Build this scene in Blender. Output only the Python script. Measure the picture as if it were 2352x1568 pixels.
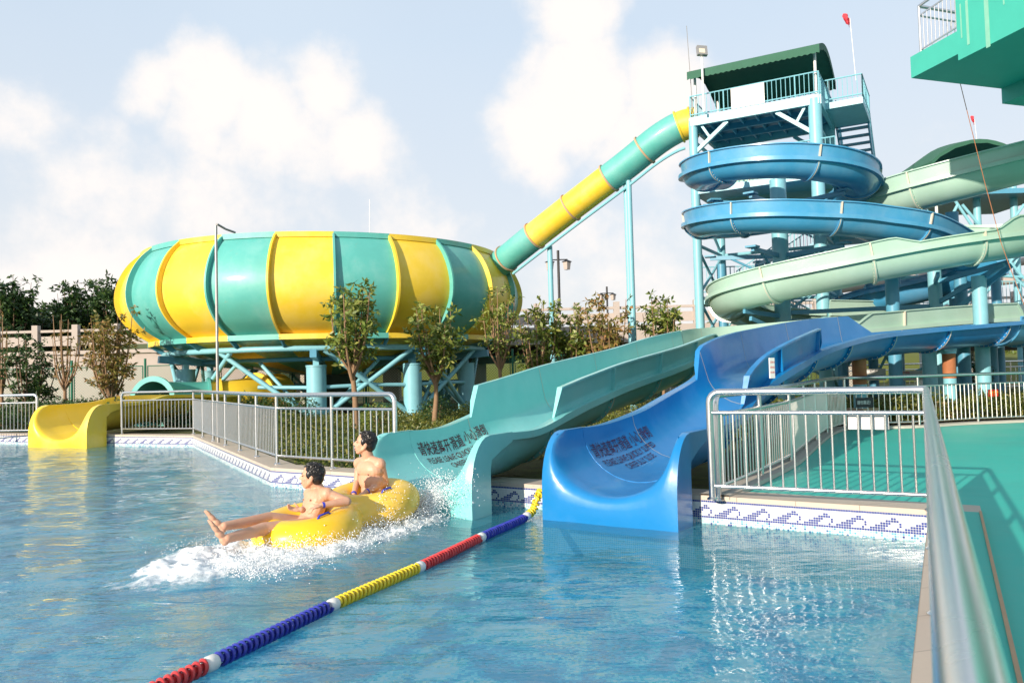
import bpy, math, random
import numpy as np
from mathutils import Vector, Matrix, noise
from mathutils.geometry import tessellate_polygon
V = Vector
R = math.radians
random.seed(11)
rng = np.random.default_rng(11)
for o in list(bpy.data.objects):
    bpy.data.objects.remove(o)
scene = bpy.context.scene
COL = scene.collection

# ------------------------------------------------------------ camera
CAMZ = 1.67
PITCH, ROLL, FPX = R(2.3), R(1.5), 1800.0
_f = V((0, math.cos(PITCH), math.sin(PITCH)))
_r0 = V((1, 0, 0))
_u0 = V((0, -math.sin(PITCH), math.cos(PITCH)))
_R = _r0 * math.cos(ROLL) - _u0 * math.sin(ROLL)
_U = _r0 * math.sin(ROLL) + _u0 * math.cos(ROLL)
CAM = V((0, 0, CAMZ))
cd = bpy.data.cameras.new('camera')
cam = bpy.data.objects.new('camera', cd)
COL.objects.link(cam)
cam.matrix_world = Matrix(((_R.x, _U.x, -_f.x, 0), (_R.y, _U.y, -_f.y, 0), (_R.z, _U.z, -_f.z, CAMZ), (0, 0, 0, 1)))
cd.sensor_width = 22.3
cd.lens = FPX / 2352 * 22.3
cd.clip_start = 0.05
cd.clip_end = 3000
cd.dof.use_dof = True
cd.dof.focus_distance = 9.5
cd.dof.aperture_fstop = 5.6
scene.camera = cam


def ray(u, v):
    return _f + _R * ((u - 1176) / FPX) - _U * ((v - 784) / FPX)


def at(u, v, Y):
    d = ray(u, v)
    return CAM + d * (Y / d.y)


def gr(u, v, z):
    d = ray(u, v)
    return CAM + d * ((z - CAMZ) / d.z)


# ------------------------------------------------------------ light
SUN_EL, SUN_AZ = 17.0, 218.0      # compass angle (from +Y, clockwise) the sun stands at
w = bpy.data.worlds.new('World')
scene.world = w
w.use_nodes = True
nt = w.node_tree
nt.nodes.clear()
N = nt.nodes.new
L = nt.links.new
out = N('ShaderNodeOutputWorld')
bg = N('ShaderNodeBackground')
sky = N('ShaderNodeTexSky')
sky.sky_type = 'NISHITA'
sky.sun_disc = False
sky.sun_elevation = R(SUN_EL)
sky.sun_rotation = R(SUN_AZ)
sky.air_density = 1.0
sky.dust_density = 1.5
sky.ozone_density = 2.0
bg.inputs['Strength'].default_value = 0.15
tc = N('ShaderNodeTexCoord')


def wmath(op, a, b=None, clamp=False):
    n = N('ShaderNodeMath')
    n.operation = op
    n.use_clamp = clamp
    for i, x in enumerate((a, b)):
        if x is None:
            continue
        if isinstance(x, (int, float)):
            n.inputs[i].default_value = x
        else:
            L(x, n.inputs[i])
    return n.outputs[0]


sep = N('ShaderNodeSeparateXYZ')
L(tc.outputs['Generated'], sep.inputs[0])
# cumulus banks: soft blobs round fixed sky directions, broken up by noise
nz = N('ShaderNodeTexNoise')
nz.inputs['Scale'].default_value = 4.6
nz.inputs['Detail'].default_value = 9
nz.inputs['Roughness'].default_value = 0.6
L(tc.outputs['Generated'], nz.inputs['Vector'])
nz2 = N('ShaderNodeTexNoise')
nz2.inputs['Scale'].default_value = 2.1
nz2.inputs['Detail'].default_value = 6
L(tc.outputs['Generated'], nz2.inputs['Vector'])
blob = None
for (u, v, rad, amp) in [(470, 230, .14, 1), (640, 300, .18, 1), (740, 210, .12, 1), (340, 200, .10, 1), (820, 320, .13, .95), (200, 380, .2, .75), (80, 250, .13, .9),
                         (600, 470, .24, .7), (1330, 240, .15, 1), (1540, 190, .12, .95), (1450, 330, .16, .8), (1240, 320, .13, .8), (1320, 10, .11, .8), (900, 600, .25, .6), (60, 700, .3, .8), (1500, 640, .3, .6), (2200, 500, .2, .5)]:
    d = ray(u, v).normalized()
    dist = N('ShaderNodeVectorMath')
    dist.operation = 'DISTANCE'
    L(tc.outputs['Generated'], dist.inputs[0])
    dist.inputs[1].default_value = d
    m = N('ShaderNodeMapRange')
    m.interpolation_type = 'SMOOTHSTEP'
    m.inputs['From Min'].default_value = rad
    m.inputs['From Max'].default_value = 0
    m.inputs['To Max'].default_value = amp
    L(dist.outputs['Value'], m.inputs['Value'])
    blob = m.outputs[0] if blob is None else wmath('MAXIMUM', blob, m.outputs[0])
cl = wmath('ADD', wmath('MULTIPLY', blob, 0.75), wmath('MULTIPLY', wmath('SUBTRACT', nz.outputs['Fac'], .5), 1.7))
mr = N('ShaderNodeMapRange')
mr.interpolation_type = 'SMOOTHSTEP'
mr.inputs['From Min'].default_value = 0.24
mr.inputs['From Max'].default_value = 0.66
L(cl, mr.inputs['Value'])
# thin high veil everywhere, thicker to the horizon
vz = N('ShaderNodeMapRange')
vz.inputs['From Min'].default_value = 0.0
vz.inputs['From Max'].default_value = 0.55
vz.inputs['To Min'].default_value = 0.97
vz.inputs['To Max'].default_value = 0.84
L(sep.outputs['Z'], vz.inputs['Value'])
hi = N('ShaderNodeMapRange')
hi.interpolation_type = 'SMOOTHSTEP'
hi.inputs['From Min'].default_value = 0.45
hi.inputs['From Max'].default_value = 0.85
hi.inputs['To Min'].default_value = 1.0
hi.inputs['To Max'].default_value = 0.6
L(sep.outputs['Z'], hi.inputs['Value'])
veil = wmath('ADD', wmath('MULTIPLY', vz.outputs[0], hi.outputs[0]), wmath('MULTIPLY', wmath('SUBTRACT', nz2.outputs['Fac'], .5), .25), True)
mx = N('ShaderNodeMix')
mx.data_type = 'RGBA'
veilc = N('ShaderNodeMix')
veilc.data_type = 'RGBA'
veilc.inputs['A'].default_value = (4.15, 4.15, 4.2, 1)
veilc.inputs['B'].default_value = (3.4, 3.95, 4.55, 1)
vh = N('ShaderNodeMapRange')
vh.inputs['From Min'].default_value = 0.0
vh.inputs['From Max'].default_value = 0.4
L(sep.outputs['Z'], vh.inputs['Value'])
L(vh.outputs[0], veilc.inputs['Factor'])
L(veilc.outputs['Result'], mx.inputs['B'])
L(veil, mx.inputs['Factor'])
L(sky.outputs[0], mx.inputs['A'])
mx2 = N('ShaderNodeMix')
mx2.data_type = 'RGBA'
mx2.inputs['B'].default_value = (5.15, 4.85, 4.65, 1)
L(mr.outputs[0], mx2.inputs['Factor'])
L(mx.outputs['Result'], mx2.inputs['A'])
L(mx2.outputs['Result'], bg.inputs['Color'])
L(bg.outputs[0], out.inputs[0])

sd = bpy.data.lights.new('sun', 'SUN')
sd.energy = 4.7
sd.angle = R(0.6)
sd.color = (1.0, 0.88, 0.73)
so = bpy.data.objects.new('sun', sd)
COL.objects.link(so)
az = R(SUN_AZ)
sdir = V((math.sin(az) * math.cos(R(SUN_EL)), math.cos(az) * math.cos(R(SUN_EL)), math.sin(R(SUN_EL))))
so.rotation_euler = sdir.to_track_quat('Z', 'Y').to_euler()
so.location = (-10, -10, 20)
scene.view_settings.view_transform = 'Standard'
scene.view_settings.look = 'None'
scene.view_settings.exposure = 0.47
scene.view_settings.gamma = 1.0
scene.render.engine = 'CYCLES'
scene.cycles.max_bounces = 8
scene.cycles.transparent_max_bounces = 16
scene.cycles.caustics_reflective = False
scene.cycles.caustics_refractive = False
scene.cycles.sample_clamp_indirect = 6


# ------------------------------------------------------------ materials
class NT:
    def __init__(s, name):
        s.m = bpy.data.materials.new(name)
        s.m.use_nodes = True
        s.t = s.m.node_tree
        s.b = s.t.nodes['Principled BSDF']
        s.o = s.t.nodes['Material Output']

    def n(s, ty, **k):
        n = s.t.nodes.new(ty)
        for a, b in k.items():
            if a.startswith('i_'):
                n.inputs[a[2:].replace('_', ' ')].default_value = b
            else:
                setattr(n, a, b)
        return n

    def l(s, a, b):
        s.t.links.new(a, b)

    def math(s, op, a, b=None, clamp=False):
        n = s.n('ShaderNodeMath', operation=op, use_clamp=clamp)
        for i, x in enumerate((a, b)):
            if x is None:
                continue
            if isinstance(x, (int, float)):
                n.inputs[i].default_value = x
            else:
                s.l(x, n.inputs[i])
        return n.outputs[0]

    def mix(s, f, a, b):
        n = s.n('ShaderNodeMix', data_type='RGBA')
        for k, x in (('Factor', f), ('A', a), ('B', b)):
            if isinstance(x, (tuple, list)):
                n.inputs[k].default_value = (*x[:3], 1)
            elif isinstance(x, (int, float)):
                n.inputs[k].default_value = x
            else:
                s.l(x, n.inputs[k])
        return n.outputs['Result']

    def noise(s, scale, detail=4, vec=None, rough=.55, dist=0):
        n = s.n('ShaderNodeTexNoise')
        n.inputs['Scale'].default_value = scale
        n.inputs['Detail'].default_value = detail
        n.inputs['Roughness'].default_value = rough
        n.inputs['Distortion'].default_value = dist
        if vec is not None:
            s.l(vec, n.inputs['Vector'])
        return n.outputs['Fac']

    def ramp(s, fac, stops, const=False):
        n = s.n('ShaderNodeValToRGB')
        if const:
            n.color_ramp.interpolation = 'CONSTANT'
        e = n.color_ramp.elements
        while len(e) < len(stops):
            e.new(.5)
        for i, (p, c) in enumerate(stops):
            e[i].position = p
            e[i].color = (*c, 1)
        s.l(fac, n.inputs['Fac'])
        return n.outputs['Color']

    def coord(s, kind='Object', scale=None):
        t = s.n('ShaderNodeTexCoord')
        if scale is None:
            return t.outputs[kind]
        m = s.n('ShaderNodeMapping')
        m.inputs['Scale'].default_value = scale
        s.l(t.outputs[kind], m.inputs['Vector'])
        return m.outputs[0]

    def bump(s, h, strength=.3, dist=.02):
        b = s.n('ShaderNodeBump')
        b.inputs['Strength'].default_value = strength
        b.inputs['Distance'].default_value = dist
        s.l(h, b.inputs['Height'])
        s.l(b.outputs[0], s.b.inputs['Normal'])
        return b

    def set(s, **k):
        for a, x in k.items():
            a = a.replace('_', ' ')
            if isinstance(x, (int, float)):
                s.b.inputs[a].default_value = x
            elif isinstance(x, (tuple, list)):
                s.b.inputs[a].default_value = (*x[:3], 1)
            else:
                s.l(x, s.b.inputs[a])
        return s


def sc(c, k):
    return tuple(min(1, x * k) for x in c)


def fiber(name, c, rough=.28, dirt=.35, dirtc=(.33, .30, .22), coat=.4, fade=.35):
    t = NT(name)
    co = t.coord('Object')
    n1 = t.noise(1.3, 6, co, .6)
    n2 = t.noise(9, 8, co, .7)
    base = t.mix(n1, sc(c, .84), sc(c, 1.12))
    n3 = t.noise(.45, 7, t.coord('Object', (1, 1, .5)), .7)
    ch = t.math('MULTIPLY', t.math('SUBTRACT', t.math('ADD', t.math('MULTIPLY', n1, .5), t.math('MULTIPLY', n3, .5)), .47, True), 5, True)
    base = t.mix(t.math('MULTIPLY', ch, fade), base, tuple(.5 * x + .28 for x in c))
    st = t.noise(3.2, 9, t.coord('Object', (1, 1, .35)), .72)
    d = t.math('MULTIPLY', t.math('SUBTRACT', t.math('MULTIPLY', st, n2), .34, True), 6, True)
    base = t.mix(t.math('MULTIPLY', d, dirt), base, dirtc)
    t.set(Base_Color=base, Roughness=t.math('ADD', rough, t.math('MULTIPLY', n2, .15)), Coat_Weight=coat, Coat_Roughness=.12)
    t.bump(t.noise(2.2, 3, co), .12, .04)
    return t.m


def paint(name, c, rough=.45, var=.2, sc_=3, rust=0, metallic=0):
    t = NT(name)
    co = t.coord('Object')
    n1 = t.noise(sc_, 7, co, .65)
    base = t.mix(n1, sc(c, 1 - var), sc(c, 1 + var))
    if rust:
        r = t.math('MULTIPLY', t.math('SUBTRACT', t.noise(5, 10, co, .75), .62, True), 12, True)
        base = t.mix(t.math('MULTIPLY', r, rust), base, (.22, .09, .035))
    t.set(Base_Color=base, Roughness=rough, Metallic=metallic)
    t.bump(t.noise(30, 4, co), .08, .01)
    return t.m


def leafm(name, c1, c2, c3, trans=.25):
    t = NT(name)
    g = t.n('ShaderNodeNewGeometry')
    col = t.ramp(g.outputs['Random Per Island'], [(0, c1), (.55, c2), (1, c3)])
    t.set(Base_Color=col, Roughness=.45)
    tr = t.n('ShaderNodeBsdfTranslucent')
    t.l(col, tr.inputs['Color'])
    mxs = t.n('ShaderNodeMixShader')
    mxs.inputs[0].default_value = trans
    t.l(t.b.outputs[0], mxs.inputs[1])
    t.l(tr.outputs[0], mxs.inputs[2])
    t.l(mxs.outputs[0], t.o.inputs['Surface'])
    return t.m


M = {}
M['teal'] = fiber('teal_fibreglass', (.095, .44, .40))
M['teal_in'] = fiber('aqua_fibreglass', (.21, .60, .58), dirt=.3)
M['bowl_teal'] = fiber('bowl_teal_fibreglass', (.10, .43, .38), rough=.42, dirt=.55, coat=.25)
M['bowl_yellow'] = fiber('bowl_yellow_fibreglass', (.88, .60, .04), rough=.42, dirt=.5, dirtc=(.45, .3, .05), coat=.25)
M['yellow'] = fiber('yellow_fibreglass', (.88, .62, .03), dirt=.12, dirtc=(.5, .35, .06))
M['blue'] = fiber('blue_fibreglass', (.006, .20, .50), dirt=.18, coat=.3, fade=.16)
M['skyblue'] = fiber('sky_blue_fibreglass', (.055, .30, .53), dirt=.5, dirtc=(.32, .27, .2))
M['mint'] = fiber('mint_fibreglass', (.37, .54, .45), dirt=.35, dirtc=(.5, .46, .3))
M['cream'] = paint('cream_sealant', (.62, .55, .45), .6, .1)
M['steel_blue'] = paint('pale_blue_steel_paint', (.22, .50, .58), .42, .15, rust=.25)
M['steel_mid'] = paint('mid_blue_steel_paint', (.09, .30, .44), .42, .15, rust=.2)
M['rust'] = paint('rusty_steel', (.36, .13, .05), .75, .4, 8)
M['white'] = paint('white_paint', (.78, .77, .74), .5, .06)
M['grey_steel'] = paint('galvanised_steel', (.38, .36, .34), .4, .12, metallic=.5)
M['canopy'] = paint('green_canvas', (.03, .12, .075), .8, .18)
M['green_wall'] = paint('green_wall_paint', (.05, .42, .33), .6, .12, 2)
M['concrete'] = paint('pale_concrete', (.50, .46, .40), .85, .15, 4)
M['concrete_warm'] = paint('tan_concrete', (.50, .33, .2), .85, .15, 4)
M['stone'] = paint('pale_stone', (.44, .38, .34), .8, .1, 2)
M['darkc'] = paint('dark_concrete', (.07, .065, .06), .9, .2, 2)
M['black'] = paint('black_paint', (.02, .02, .022), .5, .1)
M['red'] = paint('red_cloth', (.6, .03, .05), .7, .1)
M['sign_red'] = paint('red_sign', (.7, .03, .02), .5, .05)
M['sign_yellow'] = paint('yellow_print', (.85, .6, .05), .5, .05)
M['maroon'] = paint('maroon_stencil_paint', (.10, .012, .02), .6, .2, 20)
M['navytext'] = paint('dark_stencil_paint', (.05, .012, .06), .6, .2, 20)
M['mesh_green'] = paint('green_fence_paint', (.02, .16, .10), .5, .1)
M['bark'] = paint('brown_bark', (.26, .16, .09), .9, .35, 14)
M['barkdark'] = paint('grey_brown_bark', (.16, .10, .06), .9, .35, 14)
M['leaf'] = leafm('fresh_leaves', (.07, .13, .02), (.19, .25, .04), (.38, .38, .10), .3)
M['leafdark'] = leafm('dark_leaves', (.018, .05, .014), (.035, .085, .02), (.08, .14, .03))
M['leafred'] = leafm('reddish_leaves', (.10, .11, .02), (.24, .21, .05), (.42, .22, .08), .3)
M['hedge'] = leafm('hedge_leaves', (.05, .085, .012), (.13, .155, .022), (.26, .23, .05))
M['grass'] = leafm('grass_blades', (.06, .11, .012), (.14, .19, .03), (.27, .26, .06))

t = NT('stainless_steel')
co = t.coord('Object')
t.set(Base_Color=(.74, .71, .68), Metallic=1.0, Roughness=t.math('ADD', .22, t.math('MULTIPLY', t.noise(9, 2, co), .08)))
t.bump(t.noise(2.5, 1, co), .05, .01)
M['inox'] = t.m

# coping stone
t = NT('coping_stone')
co = t.coord('UV')
br = t.n('ShaderNodeTexBrick')
br.offset = 0
t.l(co, br.inputs['Vector'])
br.inputs['Scale'].default_value = 1
br.inputs['Brick Width'].default_value = .6
br.inputs['Row Height'].default_value = 5
br.inputs['Mortar Size'].default_value = .005
br.inputs['Color1'].default_value = (.60, .50, .40, 1)
br.inputs['Color2'].default_value = (.54, .45, .37, 1)
br.inputs['Mortar'].default_value = (.28, .23, .18, 1)
nn = t.noise(22, 8, t.coord('Object'), .7)
base = t.mix(t.math('MULTIPLY', nn, .5), br.outputs['Color'], (.42, .36, .30))
t.set(Base_Color=base, Roughness=.6)
t.bump(nn, .15, .006)
M['coping'] = t.m


# mosaic wall tiles, one material per tile colour, grout from UV
def tile(name, c, var=.15, rough=.12):
    t = NT(name)
    uv = t.coord('UV')
    s = t.n('ShaderNodeSeparateXYZ')
    t.l(uv, s.inputs[0])
    g = None
    for k in ('X', 'Y'):
        f = t.math('FRACT', s.outputs[k])
        e = t.math('ABSOLUTE', t.math('SUBTRACT', f, .5))
        g = e if g is None else t.math('MAXIMUM', g, e)
    gm = t.math('GREATER_THAN', g, .425)
    fl = t.n('ShaderNodeVectorMath', operation='FLOOR')
    t.l(uv, fl.inputs[0])
    wn = t.n('ShaderNodeTexWhiteNoise')
    t.l(fl.outputs[0], wn.inputs['Vector'])
    base = t.mix(wn.outputs['Value'], sc(c, 1 - var), sc(c, 1 + var))
    base = t.mix(gm, base, (.62, .60, .56))
    t.set(Base_Color=base, Roughness=t.math('ADD', rough, t.math('MULTIPLY', gm, .5)))
    t.bump(t.math('SUBTRACT', 1, gm), .3, .002)
    return t.m


TILES = [tile('white_mosaic', (.74, .74, .72), .05), tile('navy_mosaic', (.03, .055, .26)), tile('pale_aqua_mosaic', (.36, .60, .62)),
         tile('sky_mosaic', (.13, .38, .50)), tile('mid_blue_mosaic', (.05, .17, .36))]

# pool floor mosaic
t = NT('pool_floor_mosaic')
co = t.coord('Object')
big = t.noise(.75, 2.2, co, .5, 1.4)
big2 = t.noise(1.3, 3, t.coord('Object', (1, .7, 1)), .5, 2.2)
sn = t.n('ShaderNodeVectorMath', operation='SNAP')
t.l(co, sn.inputs[0])
sn.inputs[1].default_value = (.024, .024, 1)
wn = t.n('ShaderNodeTexWhiteNoise')
t.l(sn.outputs[0], wn.inputs['Vector'])
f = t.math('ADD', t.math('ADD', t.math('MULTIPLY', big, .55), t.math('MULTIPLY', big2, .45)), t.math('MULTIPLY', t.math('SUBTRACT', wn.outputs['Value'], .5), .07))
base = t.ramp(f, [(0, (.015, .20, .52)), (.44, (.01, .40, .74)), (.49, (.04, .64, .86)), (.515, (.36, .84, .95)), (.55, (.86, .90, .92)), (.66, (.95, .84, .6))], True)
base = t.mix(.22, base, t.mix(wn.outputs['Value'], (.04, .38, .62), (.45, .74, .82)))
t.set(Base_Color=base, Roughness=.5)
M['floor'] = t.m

# painted green floor
t = NT('green_floor_paint')
co = t.coord('Object')
n1 = t.noise(.8, 6, co, .6)
n2 = t.noise(14, 8, co, .7)
base = t.mix(n1, (.03, .44, .36), (.05, .54, .44))
base = t.mix(t.math('MULTIPLY', t.math('SUBTRACT', n2, .52, True), .8), base, (.25, .33, .25))
n4 = t.noise(.35, 5, co, .65)
base = t.mix(t.math('MULTIPLY', t.math('SUBTRACT', n4, .55, True), 2.2, True), base, (.02, .30, .25))
t.set(Base_Color=base, Roughness=t.math('ADD', .3, t.math('MULTIPLY', n1, .45)))
t.bump(n2, .15, .004)
M['green_floor'] = t.m

# soil
t = NT('garden_soil')
co = t.coord('Object')
n1 = t.noise(3, 9, co, .7)
base = t.ramp(n1, [(0, (.05, .04, .02)), (.45, (.10, .09, .03)), (.6, (.13, .14, .035)), (1, (.28, .23, .12))])
t.set(Base_Color=base, Roughness=.95)
t.bump(n1, .8, .08)
M['soil'] = t.m

# water surface: clear tinted sheet with fresnel reflection and wind ripples
t = NT('pool_water')
co = t.coord('Object')
mp = t.n('ShaderNodeMapping')
mp.inputs['Rotation'].default_value = (0, 0, R(14))
mp.inputs['Scale'].default_value = (1, 2.6, 1)
t.l(co, mp.inputs['Vector'])
r1 = t.noise(3.6, 3, mp.outputs[0], .5, .6)
r2 = t.noise(11, 3, mp.outputs[0], .55, .3)
r3 = t.noise(1.2, 2, mp.outputs[0], .5, .5)
# calmer corner by the right-hand wall, choppier to the left
sx = t.n('ShaderNodeSeparateXYZ')
t.l(co, sx.inputs[0])
chop = t.n('ShaderNodeMapRange')
chop.interpolation_type = 'SMOOTHSTEP'
chop.inputs['From Min'].default_value = 1.0
chop.inputs['From Max'].default_value = -3.5
chop.inputs['To Min'].default_value = .22
chop.inputs['To Max'].default_value = 1.0
t.l(sx.outputs['X'], chop.inputs['Value'])
h = t.math('ADD', t.math('MULTIPLY', r1, .55), t.math('ADD', t.math('MULTIPLY', t.math('MULTIPLY', r2, .16), chop.outputs[0]), t.math('MULTIPLY', r3, .9)))
h = t.math('MULTIPLY', h, t.math('ADD', .35, t.math('MULTIPLY', chop.outputs[0], .65)))
bp = t.n('ShaderNodeBump')
bp.inputs['Strength'].default_value = 1
bp.inputs['Distance'].default_value = .032
t.l(h, bp.inputs['Height'])
gl = t.n('ShaderNodeBsdfGlossy')
gl.inputs['Roughness'].default_value = .02
gl.inputs['Color'].default_value = (1, 1, 1, 1)
t.l(bp.outputs[0], gl.inputs['Normal'])
trn = t.n('ShaderNodeBsdfTransparent')
trn.inputs['Color'].default_value = (.80, .97, 1, 1)
fr = t.n('ShaderNodeFresnel')
fr.inputs['IOR'].default_value = 1.31
t.l(bp.outputs[0], fr.inputs['Normal'])
ms = t.n('ShaderNodeMixShader')
t.l(t.math('ADD', t.math('MULTIPLY', fr.outputs[0], .80), t.math('MULTIPLY', chop.outputs[0], .07), True), ms.inputs[0])
dfw = t.n('ShaderNodeBsdfDiffuse')
dfw.inputs['Color'].default_value = (.10, .64, .82, 1)
mw = t.n('ShaderNodeMixShader')
mw.inputs[0].default_value = .20
t.l(trn.outputs[0], mw.inputs[1])
t.l(dfw.outputs[0], mw.inputs[2])
t.l(mw.outputs[0], ms.inputs[1])
t.l(gl.outputs[0], ms.inputs[2])
t.l(ms.outputs[0], t.o.inputs['Surface'])
M['water'] = t.m

t = NT('white_foam')
co = t.coord('Object')
n1 = t.noise(14, 9, co, .7)
n0 = t.noise(5, 6, co, .7)
t.set(Base_Color=t.mix(n0, (.86, .92, .94), (.97, .97, .96)), Roughness=.6)
t.bump(n1, .3, .02)
tr = t.n('ShaderNodeBsdfTransparent')
ms = t.n('ShaderNodeMixShader')
at_ = t.n('ShaderNodeAttribute')
at_.attribute_name = 'foam'
cov = t.math('ADD', t.math('SUBTRACT', at_.outputs['Fac'], .5), t.math('MULTIPLY', t.math('SUBTRACT', t.noise(9, 9, co, .75), .5), 3.2))
t.l(t.math('MULTIPLY', t.math('ADD', cov, .42, True), .92, True), ms.inputs[0])
t.l(tr.outputs[0], ms.inputs[1])
t.l(t.b.outputs[0], ms.inputs[2])
t.l(ms.outputs[0], t.o.inputs['Surface'])
M['foam'] = t.m
t = NT('water_droplets')
t.set(Base_Color=(.93, .95, .96), Roughness=.12, Specular_IOR_Level=.8)
M['drop'] = t.m

t = NT('skin')
co = t.coord('Object')
base = t.mix(t.noise(7, 5, co, .6), (.50, .25, .15), (.72, .43, .29))
base = t.mix(t.math('MULTIPLY', t.math('SUBTRACT', t.noise(18, 3, co), .5, True), 1.2, True), base, (.62, .24, .17))
t.set(Base_Color=base, Roughness=.5, Subsurface_Weight=.12, Subsurface_Scale=.03)
t.b.inputs['Subsurface Radius'].default_value = (1, .35, .2)
M['skin'] = t.m
t = NT('black_hair')
t.set(Base_Color=(.012, .010, .010), Roughness=.35)
M['hair'] = t.m
M['raft'] = fiber('yellow_pvc', (.92, .55, .012), .3, 0, coat=.3)
for nme, c in (('rope_red', (.62, .05, .05)), ('rope_blue', (.03, .04, .36)), ('rope_yellow', (.80, .60, .03)), ('rope_white', (.78, .76, .72)), ('band_blue', (.03, .05, .5)), ('trunks', (.08, .03, .16)), ('lip', (.35, .07, .06)), ('teeth', (.8, .78, .74)), ('areola', (.3, .12, .08))):
    M[nme] = paint(nme, c, .35, .08)
t = NT('floodlight_glass')
t.set(Base_Color=(.7, .62, .48), Roughness=.2)
M['lampglass'] = t.m


# ------------------------------------------------------------ mesh helpers
WL = {}


class MB:
    def __init__(s):
        s.v, s.f, s.mi, s.uv = [], [], [], None

    def add(s, vs, fs, mi=0):
        b = len(s.v)
        s.v += [tuple(p) for p in vs]
        s.f += [tuple(b + i for i in f) for f in fs]
        s.mi += [mi] * len(fs)
        return s

    def box(s, c, d, rz=0, mi=0, Mx=None):
        x, y, z = d[0] / 2, d[1] / 2, d[2] / 2
        rot = Mx or Matrix.Rotation(rz, 3, 'Z')
        vs = [V(c) + rot @ V((a, b, e)) for a in (-x, x) for b in (-y, y) for e in (-z, z)]
        return s.add(vs, [(0, 1, 3, 2), (4, 6, 7, 5), (0, 4, 5, 1), (2, 3, 7, 6), (0, 2, 6, 4), (1, 5, 7, 3)], mi)

    def beam(s, a, b, wd, h=None, mi=0):
        a, b = V(a), V(b)
        h = h or wd
        t_ = (b - a)
        ln = t_.length
        t_.normalize()
        sd_ = t_.cross(V((0, 0, 1)))
        if sd_.length < .01:
            sd_ = V((1, 0, 0))
        sd_.normalize()
        up = sd_.cross(t_)
        Mx = Matrix((t_, sd_, up)).transposed()
        return s.box((a + b) / 2, (ln, wd, h), mi=mi, Mx=Mx)

    def tube(s, pts, r, n=8, caps=True, closed=False, mi=0, rs=None):
        pts = [V(p) for p in pts]
        m = len(pts)
        up = None
        rings = []
        for i, p in enumerate(pts):
            if closed:
                t_ = pts[(i + 1) % m] - pts[i - 1]
            else:
                t_ = pts[min(i + 1, m - 1)] - pts[max(i - 1, 0)]
            t_.normalize()
            if up is None:
                up = V((0, 0, 1)) if abs(t_.z) < .9 else V((1, 0, 0))
            sd_ = t_.cross(up)
            sd_.normalize()
            up = sd_.cross(t_)
            rr = rs[i] if rs else r
            rings.append([p + (sd_ * math.cos(2 * math.pi * k / n) + up * math.sin(2 * math.pi * k / n)) * rr for k in range(n)])
        vs = [q for rg in rings for q in rg]
        fs = []
        for i in range(m if closed else m - 1):
            j = (i + 1) % m
            for k in range(n):
                k2 = (k + 1) % n
                fs.append((i * n + k, i * n + k2, j * n + k2, j * n + k))
        if caps and not closed:
            fs.append(tuple(range(n))[::-1])
            fs.append(tuple((m - 1) * n + k for k in range(n)))
        return s.add(vs, fs, mi)

    def grid(s, rows, cu=False, cv=False, mi=0, flip=False):
        m, n = len(rows), len(rows[0])
        vs = [p for rw in rows for p in rw]
        fs = []
        for i in range(m if cu else m - 1):
            for k in range(n if cv else n - 1):
                q = (i * n + k, i * n + (k + 1) % n, ((i + 1) % m) * n + (k + 1) % n, ((i + 1) % m) * n + k)
                fs.append(q[::-1] if flip else q)
        return s.add(vs, fs, mi)

    def lathe(s, prof, c, n=24, mi=0):
        c = V(c)
        rows = [[c + V((r * math.cos(2 * math.pi * k / n), r * math.sin(2 * math.pi * k / n), z)) for k in range(n)] for r, z in prof]
        return s.grid(rows, cv=True, mi=mi)

    def sphere(s, c, r, n=12, m=8, sq=(1, 1, 1), rot=None, mi=0):
        c = V(c)
        rows = []
        for i in range(m + 1):
            a = math.pi * i / m
            row = []
            for k in range(n):
                p = V((math.sin(a) * math.cos(2 * math.pi * k / n) * sq[0], math.sin(a) * math.sin(2 * math.pi * k / n) * sq[1], math.cos(a) * sq[2])) * r
                row.append(c + (rot @ p if rot else p))
            rows.append(row)
        return s.grid(rows, cv=True, mi=mi)

    def poly(s, pts, z0, z1=None, mi=0, holes=()):
        loops = [[V((p[0], p[1], 0)) for p in lp] for lp in [pts, *holes]]
        tris = tessellate_polygon(loops)
        flat = [p for lp in loops for p in lp]
        fs = []
        for a, b, c in tris:
            n_ = (flat[b] - flat[a]).cross(flat[c] - flat[a])
            fs.append((a, b, c) if n_.z > 0 else (c, b, a))
        s.add([(p.x, p.y, z0) for p in flat], fs, mi)
        if z1 is not None:
            s.add([(p.x, p.y, z1) for p in flat], [f[::-1] for f in fs], mi)
            n_ = len(pts)
            for lp in loops:
                k = len(lp)
                s.add([(p.x, p.y, z0) for p in lp] + [(p.x, p.y, z1) for p in lp], [(i, i + k, (i + 1) % k + k, (i + 1) % k) for i in range(k)], mi)
        return s

    def mesh(s, name, off, mats, smooth=40):
        me = bpy.data.meshes.new(name)
        o = V(off)
        me.from_pydata([(p[0] - o.x, p[1] - o.y, p[2] - o.z) for p in s.v], [], s.f)
        for m_ in (mats if isinstance(mats, (list, tuple)) else [mats]):
            me.materials.append(m_)
        if any(s.mi):
            me.polygons.foreach_set('material_index', s.mi)
        if s.uv:
            ul = me.uv_layers.new(name='UVMap')
            ul.data.foreach_set('uv', [c for q in s.uv for c in q])
        if smooth:
            me.shade_smooth()
            me.set_sharp_from_angle(angle=R(smooth))
        me.update()
        return me

    def build(s, name, mats, parent=None, smooth=40, loc=None):
        """world-space vertices; child meshes keep their thing's origin"""
        off = WL[parent.name] if parent else V(loc or (0, 0, 0))
        o = bpy.data.objects.new(name, s.mesh(name, off, mats, smooth))
        COL.objects.link(o)
        if parent:
            o.parent = parent
        else:
            o.location = off
        WL[o.name] = V(off)
        return o


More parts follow.
